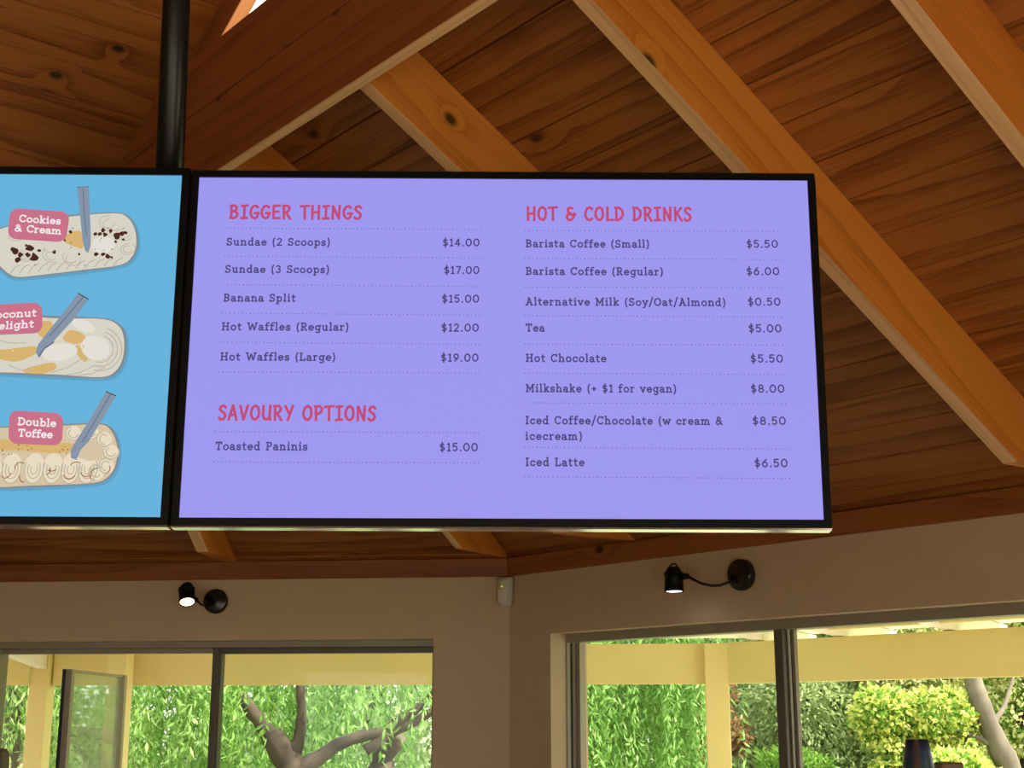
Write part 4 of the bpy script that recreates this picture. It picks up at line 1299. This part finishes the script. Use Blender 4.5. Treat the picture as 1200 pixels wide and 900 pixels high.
# right wall
P = on_plane(872.5, 674, CORNER, N2)
h0 = on_plane(789, 665, CORNER + N2 * .15, N2)
h1 = on_plane(790.0, 690, CORNER + N2 * .152, N2)
ax = h1 - h0
wall_spot(P, N2, E2, h0, ax, [P + N2 * .030 - UPV * .012, on_plane(852, 683, CORNER + N2 * .06, N2), on_plane(844, 686, CORNER + N2 * .085, N2), on_plane(834, 686.5, CORNER + N2 * .11, N2), on_plane(823, 684, CORNER + N2 * .13, N2), on_plane(813, 679.5, CORNER + N2 * .14, N2), on_plane(806, 675, CORNER + N2 * .145, N2)],
          'black gooseneck wall spotlight, lit cool white, over the right window', M['bulb_white'], (.93, .98, 1.0), 3.0, .056, .034)

# ------------------------------------------------------------------ motion sensor in the corner
cN = HB
sx_ = HS
pc = at(592.5, 693, 5.93)
cz = pc[2]
base = V(*(CORNER + HB * .03)[:2], cz)
root = empty('motion_sensor', base - UPV * .06)
tag(root, 'small white motion sensor in the corner under the timber wall plate', 'motion sensor')
mb = MB()
secs = []
for z, w, d in ((-.062, .020, .026), (-.056, .026, .034), (-.03, .0305, .044), (0.0, .0325, .046), (.045, .0325, .043), (.058, .0325, .040), (.062, .030, .036)):
    sec = []
    for x, y in ((-1, 0), (-1, .55), (-.8, .85), (-.4, 1), (.4, 1), (.8, .85), (1, .55), (1, 0)):
        sec.append(base + HB * (d * y - .012) + HS * (w * x) + UPV * z)
    secs.append(sec)
mb.rings(secs, smooth=True)
bd_ = mb.build('sensor_body', M['sensor'], root)
mb = MB()
secs = []
for z, w, d in ((-.046, .017, .031), (-.040, .022, .035), (-.012, .024, .0365), (.010, .024, .0365), (.014, .020, .034)):
    secs.append([base + HB * (d + .0035 * (1 - x * x)) + HS * (w * x) + UPV * z for x in (-1, -.6, -.2, .2, .6, 1)] + [base + HB * (d - .01) + HS * (w * x) + UPV * z for x in (1, -1)])
mb.rings(secs)
mb.build('sensor_lens', plain('lens_plastic', (.68, .66, .56), .35), root)
mb = MB()
pled = base + HB * .036 + UPV * .022
mb.lathe(pled, HB, [(0, .0032), (.002, .003), (.003, .001)], 10)
mb.build('indicator_light', glow('green_amber_led', (.55, .65, .08), 1.3), root)

# ------------------------------------------------------------------ things on the display stand, and the post at the left
VY = 3.30
vb = at(1078, 1000, VY)
vz = 1.36
stand = empty('display_stand', V(vb[0] + .02, VY + .02, 0))
tag(stand, 'slim timber stand below the view, carrying the green vase', 'stand')
mb = MB()
cx, cy = vb[0] + .025, VY + .02
mb.box(V(cx - .13, cy - .11, vz - .025), V(.26, 0, 0), V(0, .22, 0), UPV * .0245)
mb.build('stand_top', M['plate'], stand, bevel=.004)
for sx0, sy0 in ((-1, -1), (1, -1), (1, 1), (-1, 1)):
    mb = MB()
    mb.box(V(cx + sx0 * .10 - .015, cy + sy0 * .08 - .015, 0), V(.03, 0, 0), V(0, .03, 0), UPV * (vz - .026), grain=2)
    mb.build('leg', M['plate'], stand, bevel=.003)
m, nt, b = new_mat('navy_to_green_glaze')
tc = N(nt, 'ShaderNodeTexCoord')
sz = N(nt, 'ShaderNodeSeparateXYZ')
L(nt, tc.outputs['Object'], sz.inputs[0])
nz = N(nt, 'ShaderNodeTexNoise'); nz.inputs['Scale'].default_value = 25
L(nt, tc.outputs['Object'], nz.inputs['Vector'])
hgt = mathn(nt, 'ADD', sz.outputs[2], mathn(nt, 'MULTIPLY', nz.outputs['Fac'], .03))
r = ramp(nt, [(.0, (.030, .12, .05)), (.68, (.030, .13, .055)), (.90, (.024, .045, .10)), (1, (.024, .042, .09))])
L(nt, mathn(nt, 'MULTIPLY', hgt, 3.4), r.inputs[0])
L(nt, r.outputs[0], b.inputs['Base Color'])
b.inputs['Roughness'].default_value = .3
M['glaze'] = m
vtop = at(1075, 866.5, VY)[2]
hv = vtop - vz
wr = lambda px: px * VY / FPX / 2 / cos(radians(0))
vc = V(at(1075.5, 880, VY)[0], VY, vz)
root = empty('tapered_vase', vc)
tag(root, 'dark green and navy tapered vase with a brown band before the right window', 'vase')
mb = MB()
k = (36.5 - 26) / (33.0)             # widening per pixel of height
prof = []
for t in np.linspace(0, 1, 12):
    hpx = (1 - t) * hv * FPX / VY
    prof.append((t * hv, wr(25.2 + min(hpx * k, 30))))
prof += [(hv - .001, prof[-1][1] * .9), (hv - .06, prof[-1][1] * .85)]
mb.lathe(vc, UPV, prof, 32)
vs_ = mb.build('vase_body', M['glaze'], root)
mb = MB()
dv = V(sin(radians(-22)), -cos(radians(-22)), 0)
lat = V(-dv[1], dv[0], 0)
rows = []
for t in np.linspace(0, 1, 12):
    hpx = (1 - t) * hv * FPX / VY
    rr = wr(25.2 + min(hpx * k, 30))
    rows.append([vc + UPV * t * hv + dv * (rr + .001) * cos(s) + lat * (rr + .001) * sin(s) for s in (-.22, -.11, 0, .11, .22)])
for i in range(11):
    for j_ in range(4):
        mb.face([rows[i][j_], rows[i][j_ + 1], rows[i + 1][j_ + 1], rows[i + 1][j_]])
mb.build('brown_band', plain('brown_strap', (.075, .035, .022), .6, noise=.25), root)
bx0 = at(1098, 893.5, VY + .06); bx1 = at(1124.5, 893.5, VY + .06)
mb = MB()
ww = bx1[0] - bx0[0]
mb.box(V(bx0[0], VY + .03, vz + .0005), V(ww, 0, 0), V(0, .06, 0), UPV * (bx0[2] - vz), grain=2)
o = mb.build('wooden_block', plain('brown_timber', (.16, .085, .04), .55, noise=.3), bevel=.004)
tag(o, 'brown wooden block standing right beside the green vase', 'block')
# post at the left edge
px_ = at(8, 880, 5.0)
mb = MB()
w = .11
c = V(px_[0] - w / 2, 5.0, 0)
htop = at(3, 876.5, 5.0)[2]
secs = []
for z, kx in ((0, 1), (htop - .06, 1), (htop - .03, .97), (htop - .012, .90), (htop - .003, .76), (htop, .5)):
    secs.append([c + V(x * w / 2 * kx, y * w / 2 * kx, z) for x, y in ((-1, -.7), (-.7, -1), (.7, -1), (1, -.7), (1, .7), (.7, 1), (-.7, 1), (-1, .7))])
mb.rings(secs, smooth=False)
o = mb.build('timber_post', plain('dark_brown_timber', (.11, .06, .028), .5, noise=.25), bevel=.002)
tag(o, 'dark brown round-topped timber post at the lower left edge, before the far window', 'post')

# ------------------------------------------------------------------ trees and shrubs outside
def leaves(name, mat, parent, C, Dn, ln, wd, seed, droop=0.0):
    """C: (n,3) leaf bases; Dn: (n,3) directions; one folded quad per leaf"""
    r = np.random.RandomState(seed)
    n = len(C)
    D = Dn / np.linalg.norm(Dn, axis=1)[:, None]
    R = r.normal(size=(n, 3))
    S = np.cross(D, R); S /= np.linalg.norm(S, axis=1)[:, None]
    l = ln * r.uniform(.65, 1.3, n)[:, None]; w = wd * r.uniform(.7, 1.3, n)[:, None]
    org = WLOC[parent.name]
    B = C - org
    v = np.empty((n, 4, 3))
    v[:, 0] = B
    v[:, 1] = B + D * l * .45 + S * w * .5
    v[:, 2] = B + D * l
    v[:, 3] = B + D * l * .45 - S * w * .5
    me = bpy.data.meshes.new(name)
    me.vertices.add(n * 4); me.loops.add(n * 4); me.polygons.add(n)
    me.vertices.foreach_set('co', v.ravel())
    me.loops.foreach_set('vertex_index', np.arange(n * 4))
    me.polygons.foreach_set('loop_start', np.arange(0, n * 4, 4))
    me.polygons.foreach_set('loop_total', np.full(n, 4))
    u = me.uv_layers.new(name='board')
    cv = np.repeat(r.uniform(0, 1, n), 4)
    u.data.foreach_set('uv', np.stack([cv, cv], 1).ravel())
    me.materials.append(mat)
    me.update(); me.validate()
    o = bpy.data.objects.new(name, me)
    COL.objects.link(o)
    o.parent = parent
    WLOC[o.name] = org
    return o
GZ = -0.40
LM = {
    'willow': leafmat('willow_leaf', (.13, .28, .045), (.46, .68, .24)),
    'willow_pale': leafmat('pale_willow_leaf', (.22, .36, .10), (.62, .72, .36)),
    'greygreen': leafmat('grey_green_leaf', (.26, .36, .14), (.60, .68, .36)),
    'mid': leafmat('mid_green_leaf', (.09, .22, .03), (.34, .52, .11)),
    'yellow': leafmat('yellow_bloom_leaf', (.52, .56, .10), (.88, .85, .32)),
    'palebloom': leafmat('pale_bloom_leaf', (.62, .60, .25), (.92, .88, .50)),
    'red': leafmat('red_leaf', (.22, .12, .06), (.46, .30, .16)),
    'haze': leafmat('distant_leaf', (.26, .38, .16), (.60, .70, .42)),
}
def limb(parent, name, mat, chains):
    mb = MB()
    for path, rad in chains:
        # resample and roughen
        P = [V(*p) for p in path]
        Q, R_ = [], []
        for i in range(len(P) - 1):
            for s in range(4):
                t = s / 4
                Q.append(P[i] * (1 - t) + P[i + 1] * t + nrng.normal(size=3) * rad[i] * .06)
                R_.append((rad[i] * (1 - t) + rad[i + 1] * t) * nrng.uniform(.92, 1.08))
        Q.append(P[-1]); R_.append(rad[-1])
        mb.tube(Q, R_, 10)
    return mb.build(name, mat, parent)
def strands(x0, x1, y0, y1, n, ztop, zbot, sway=.10, per=26, step=.042, seed=0, clumps=None):
    r = np.random.RandomState(seed)
    C, D = [], []
    cl = [(r.uniform(x0, x1), r.uniform(y0, y1)) for _ in range(clumps or max(4, n // 9))]
    for i in range(n):
        c = cl[r.randint(len(cl))]
        x, y = c[0] + r.normal() * .13, c[1] + r.normal() * .22
        z1 = r.uniform(*ztop); z0 = min(r.uniform(*zbot), z1 - .4)
        k = int((z1 - z0) / step)
        ph, am = r.uniform(0, 6.3), r.uniform(.3, 1) * sway
        t = np.linspace(0, 1, k)
        P = np.stack([x + am * np.sin(ph + t * 3) , y + am * np.cos(ph + t * 2.4), z1 + (z0 - z1) * t], 1)
        P = np.repeat(P, 2, 0) + r.normal(size=(2 * k, 3)) * .012
        sd = r.normal(size=(2 * k, 3)) * .55
        dd = sd + np.array([0, 0, -.95])
        C.append(P); D.append(dd)
    return np.concatenate(C), np.concatenate(D)
def blobs(cs, n, seed, shell=.75, down=.2):
    """cs: (centre, (rx, ry, rz)) lobes; leaves scattered in the outer part of each lobe"""
    r = np.random.RandomState(seed)
    vol = np.array([c[1][0] * c[1][1] * c[1][2] for c in cs]) ** .67
    cnt = (vol / vol.sum() * n).astype(int)
    C, D = [], []
    for (c, rad), m in zip(cs, cnt):
        d = r.normal(size=(m, 3)); d /= np.linalg.norm(d, axis=1)[:, None]
        rr = shell + (1.05 - shell) * r.uniform(0, 1, m) ** .8
        bump = 1 + .16 * np.sin(d[:, 0] * 7 + c[0]) * np.sin(d[:, 1] * 6) + .12 * np.sin(d[:, 2] * 9 + c[2])
        C.append(np.array(c) + d * np.array(rad) * (rr * bump)[:, None])
        D.append(d + r.normal(size=(m, 3)) * .7 + np.array([0, 0, -down]))
    return np.concatenate(C), np.concatenate(D)
def lobes(x, y, z0, z1, rad, n, seed, ls=1.0):
    r = np.random.RandomState(seed)
    out = []
    for i in range(n):
        t = r.uniform(0, 1)
        zz = z0 + (z1 - z0) * t
        k = rad * (1.05 - .45 * t)
        a = r.uniform(0, 6.3); q = k * r.uniform(.15, .75)
        s = rad * r.uniform(.34, .55) * ls
        out.append(((x + q * cos(a), y + q * sin(a), zz), (s, s, s * r.uniform(.75, 1.0))))
    return out
GT = 'trees outside the windows'

# big willow behind the far window
TY = 10.4
def tp(x, y, Y=TY):
    return at(x, y, Y)
root = empty('willow_tree', V(at(345, 900, TY)[0], TY, GZ))
tag(root, 'large weeping willow with a forked grey-brown trunk behind the far window', 'tree', GT)
b0 = tp(352, 905); gb = V(b0[0] + .05, TY, GZ)
limb(root, 'trunk', M['bark'], [
    ([gb, tp(350, 935), tp(338, 892), tp(318, 862)], [0.165, 0.132, 0.110, 0.083]),
    ([tp(330, 885), tp(308, 850), tp(286, 822), tp(270, 802), tp(258, 760), tp(240, 640)], [0.083, 0.055, 0.047, 0.039, 0.030, 0.011]),
    ([tp(340, 893), tp(350, 868), tp(354, 838), tp(352, 810), tp(345, 760), tp(350, 640)], [0.072, 0.047, 0.039, 0.033, 0.028, 0.011]),
    ([tp(345, 905), tp(372, 888), tp(398, 872), tp(430, 860), tp(462, 857), tp(486, 846), tp(512, 830), tp(560, 790, 10.2), tp(610, 700, 10.2)], [0.088, 0.055, 0.047, 0.044, 0.041, 0.033, 0.028, 0.022, 0.011]),
    ([tp(428, 880), tp(445, 868), tp(462, 848), tp(478, 838), tp(492, 828), tp(520, 800), tp(540, 700)], [0.044, 0.044, 0.041, 0.033, 0.028, 0.022, 0.011]),
    ([V(tp(448, 900)[0], TY + .3, GZ), tp(446, 915, TY + .3), tp(450, 885, TY + .3), tp(468, 862, TY + .2)], [0.143, 0.110, 0.083, 0.061]),
])
C1, D1_ = strands(-3.6, 0.2, 9.5, 10.1, 170, (2.3, 4.6), (1.35, 2.0), seed=1, clumps=26)
C2, D2_ = strands(-3.9, 0.6, 10.9, 12.2, 330, (2.2, 4.8), (.4, 1.6), seed=2, clumps=46)
C3, D3_ = blobs([((-1.7, 10.6, 4.6), (2.6, 1.8, 1.1)), ((-3.0, 10.8, 4.2), (1.6, 1.5, .9)), ((-.3, 10.8, 4.2), (1.7, 1.5, .9))], 9000, 3)
leaves('foliage', LM['willow'], root, np.concatenate([C1, C2, C3]), np.concatenate([D1_, D2_, D3_]), .078, .021, 4)

# willow at the far left, with its pale trunk
TY2 = 9.9
root = empty('willow_tree', V(at(14, 900, TY2)[0], TY2, GZ))
tag(root, 'weeping willow with a thin pale trunk at the far left edge', 'tree', GT)
g0 = at(13, 900, TY2)
limb(root, 'trunk', M['bark_pale'], [([V(g0[0], TY2, GZ), at(12, 930, TY2), at(14, 880, TY2), at(16, 840, TY2), at(17, 805, TY2), at(20, 740, TY2), at(15, 600, TY2)], [.09, .075, .062, .055, .05, .04, .02])])
Ca, Da = strands(-5.2, -3.0, 10.2, 11.6, 240, (2.2, 4.6), (.3, 1.4), seed=5, clumps=30)
Cb, Db = strands(-4.4, -2.95, 9.4, 9.7, 36, (2.2, 4.2), (.9, 1.7), seed=6, clumps=12)
Cc, Dc = blobs([((-4.2, 10.7, 4.3), (1.7, 1.5, .9))], 4000, 7)
leaves('foliage', LM['willow_pale'], root, np.concatenate([Ca, Cb, Cc]), np.concatenate([Da, Db, Dc]), .075, .020, 8)

# willow left of the corner post, right window
TY3 = 12.2
root = empty('willow_tree', V(.75, TY3 + .9, GZ))
tag(root, 'bright green willow curtain left of the post outside the right window', 'tree', GT)
limb(root, 'trunk', M['bark'], [([V(.75, TY3 + .9, GZ), V(.72, TY3 + .9, 1.2), V(.8, TY3 + .8, 2.6), V(.6, TY3 + .7, 4.6)], [.2, .16, .13, .06])])
Ca, Da = strands(.1, 1.62, TY3 - .3, TY3 + 1.5, 330, (2.4, 5.0), (.2, 1.5), seed=9, clumps=36)
Cc, Dc = blobs([((.8, TY3 + .7, 4.9), (1.6, 1.4, .9))], 5000, 10)
leaves('foliage', LM['willow'], root, np.concatenate([Ca, Cc]), np.concatenate([Da, Dc]), .076, .021, 11)

def shrub(name, label, cat, x, y, z0, z1, rad, n, mat, leaf, seed, nl=16, trunk=.06, bark='bark', down=.2, extra=None, ls=1.0):
    root = empty(name, V(x, y, GZ))
    tag(root, label, cat, GT if cat == 'tree' else None)
    limb(root, 'trunk', M[bark], [([V(x, y, GZ), V(x + .03, y, z0 * .6), V(x - .05, y, (z0 + z1) / 2), V(x, y, z1 * .9)], [trunk * 1.5, trunk * 1.2, trunk, trunk * .4])])
    c = lobes(x, y, z0, z1, rad, nl, seed, ls)
    C, D = blobs(c, n, seed + 1, .55, down)
    leaves('foliage', LM[mat], root, C, D, leaf[0], leaf[1], seed + 2)
    if extra:
        C, D = blobs(c, extra[0], seed + 5, .96, down)
        k = C[:, 2] > extra[2]
        leaves('flowers', LM[extra[1]], root, C[k], D[k], extra[3], extra[3] * .8, seed + 6)
    return root
X14 = lambda px, Y: at(px, 840, Y)[0]
shrub('red_leaved_shrub', 'reddish-brown leaved shrub peeping out left of the post outside the right window', 'shrub', X14(826, 14.6), 14.6, .6, 2.15, .42, 5000, 'red', (.09, .05), 20, 9)
shrub('wattle_tree', 'grey-green tree between the post and the dark mullion of the right window', 'tree', X14(872, 16.0), 16.0, .4, 3.4, 1.1, 40000, 'greygreen', (0.081, 0.031), 30, 22, .09)
shrub('wattle_tree', 'grey-green tree just right of the dark mullion in the right window', 'tree', X14(960, 15.2), 15.2, .3, 3.6, 1.05, 40000, 'greygreen', (0.081, 0.031), 40, 22, .09)
shrub('bushy_tree', 'mid-green bush low behind the right window, between mullion and yellow shrub', 'tree', X14(945, 13.2), 13.2, .0, 1.15, .62, 24000, 'mid', (0.068, 0.031), 50, 14, .05)
shrub('yellow_flowering_shrub', 'large yellow-flowering green shrub behind the green vase', 'shrub', X14(1082, 12.4), 12.4, .0, 1.78, .95, 30000, 'mid', (0.062, 0.031), 60, 46, .06, ls=.55, extra=(30000, 'yellow', .95, .05))
shrub('yellow_flowering_tree', 'tall yellow-blossomed tree behind the leaning pale trunk', 'tree', X14(1120, 15.6), 15.6, .6, 3.6, 1.45, 32000, 'greygreen', (0.074, 0.031), 70, 24, .09, extra=(36000, 'palebloom', .7, .06))
shrub('yellow_flowering_tree', 'yellow-blossomed tree at the right edge, right of the leaning trunk', 'tree', X14(1205, 13.6), 13.6, .3, 3.0, .8, 18000, 'mid', (0.068, 0.031), 80, 16, .07, extra=(24000, 'palebloom', .5, .055))
shrub('bushy_tree', 'low green bush at the foot of the leaning pale trunk', 'tree', X14(1115, 12.9), 12.9, 0, 1.15, .5, 14000, 'mid', (0.062, 0.028), 85, 10, .05)
# leaning gum trunk
GY = 12.2
root = empty('gum_tree', V(at(1195, 900, GY)[0], GY, GZ))
tag(root, 'leaning pale-barked gum tree trunk near the right edge', 'tree', GT)
limb(root, 'trunk', M['bark_pale'], [
    ([V(at(1215, 900, GY)[0], GY, GZ), at(1196, 940, GY), at(1180, 895, GY), at(1165, 862, GY), at(1152, 832, GY), at(1142, 806, GY), at(1132, 770, GY), at(1120, 690, GY), at(1112, 560, GY)], [.13, .11, .10, .09, .085, .08, .075, .06, .04]),
    ([at(1162, 850, GY), at(1176, 830, GY + .1), at(1184, 806, GY + .2), at(1196, 760, GY + .3)], [.03, .022, .016, .012]),
    ([at(1160, 872, GY), at(1146, 864, GY), at(1125, 858, GY), at(1100, 846, GY)], [.03, .02, .015, .008])])
Cg, Dg = blobs(lobes(at(1116, 560, GY)[0], GY, 3.9, 5.4, 1.3, 14, 91), 8000, 92)
leaves('foliage', LM['greygreen'], root, Cg, Dg, .13, .035, 93)
# trees across the garden
rt = np.random.RandomState(5)
far = [(-9.5, 21), (-6.8, 19.5), (-4.4, 21.5), (-1.9, 19.8), (.7, 21.2), (3.0, 20.0), (5.3, 21.5), (7.8, 20.2), (10.4, 21.0), (13.0, 20.5)]
fl_ = ['far left tree across the garden', 'second tree from the left across the garden', 'third tree from the left across the garden', 'pale tree across the garden behind the big willow',
       'pale tree across the garden behind the room corner', 'pale tree across the garden behind the corner post', 'pale tree across the garden behind the grey-green trees', 'pale tree across the garden behind the yellow shrub',
       'pale tree across the garden beyond the right edge', 'farthest right tree across the garden']
for i, (x, y) in enumerate(far):
    shrub('garden_tree', fl_[i], 'tree', x, y, .2, 4.6 + rt.uniform(-.4, 1.0), 1.75, 16000, 'haze', (.16, .07), 100 + 10 * i, 20, .12)
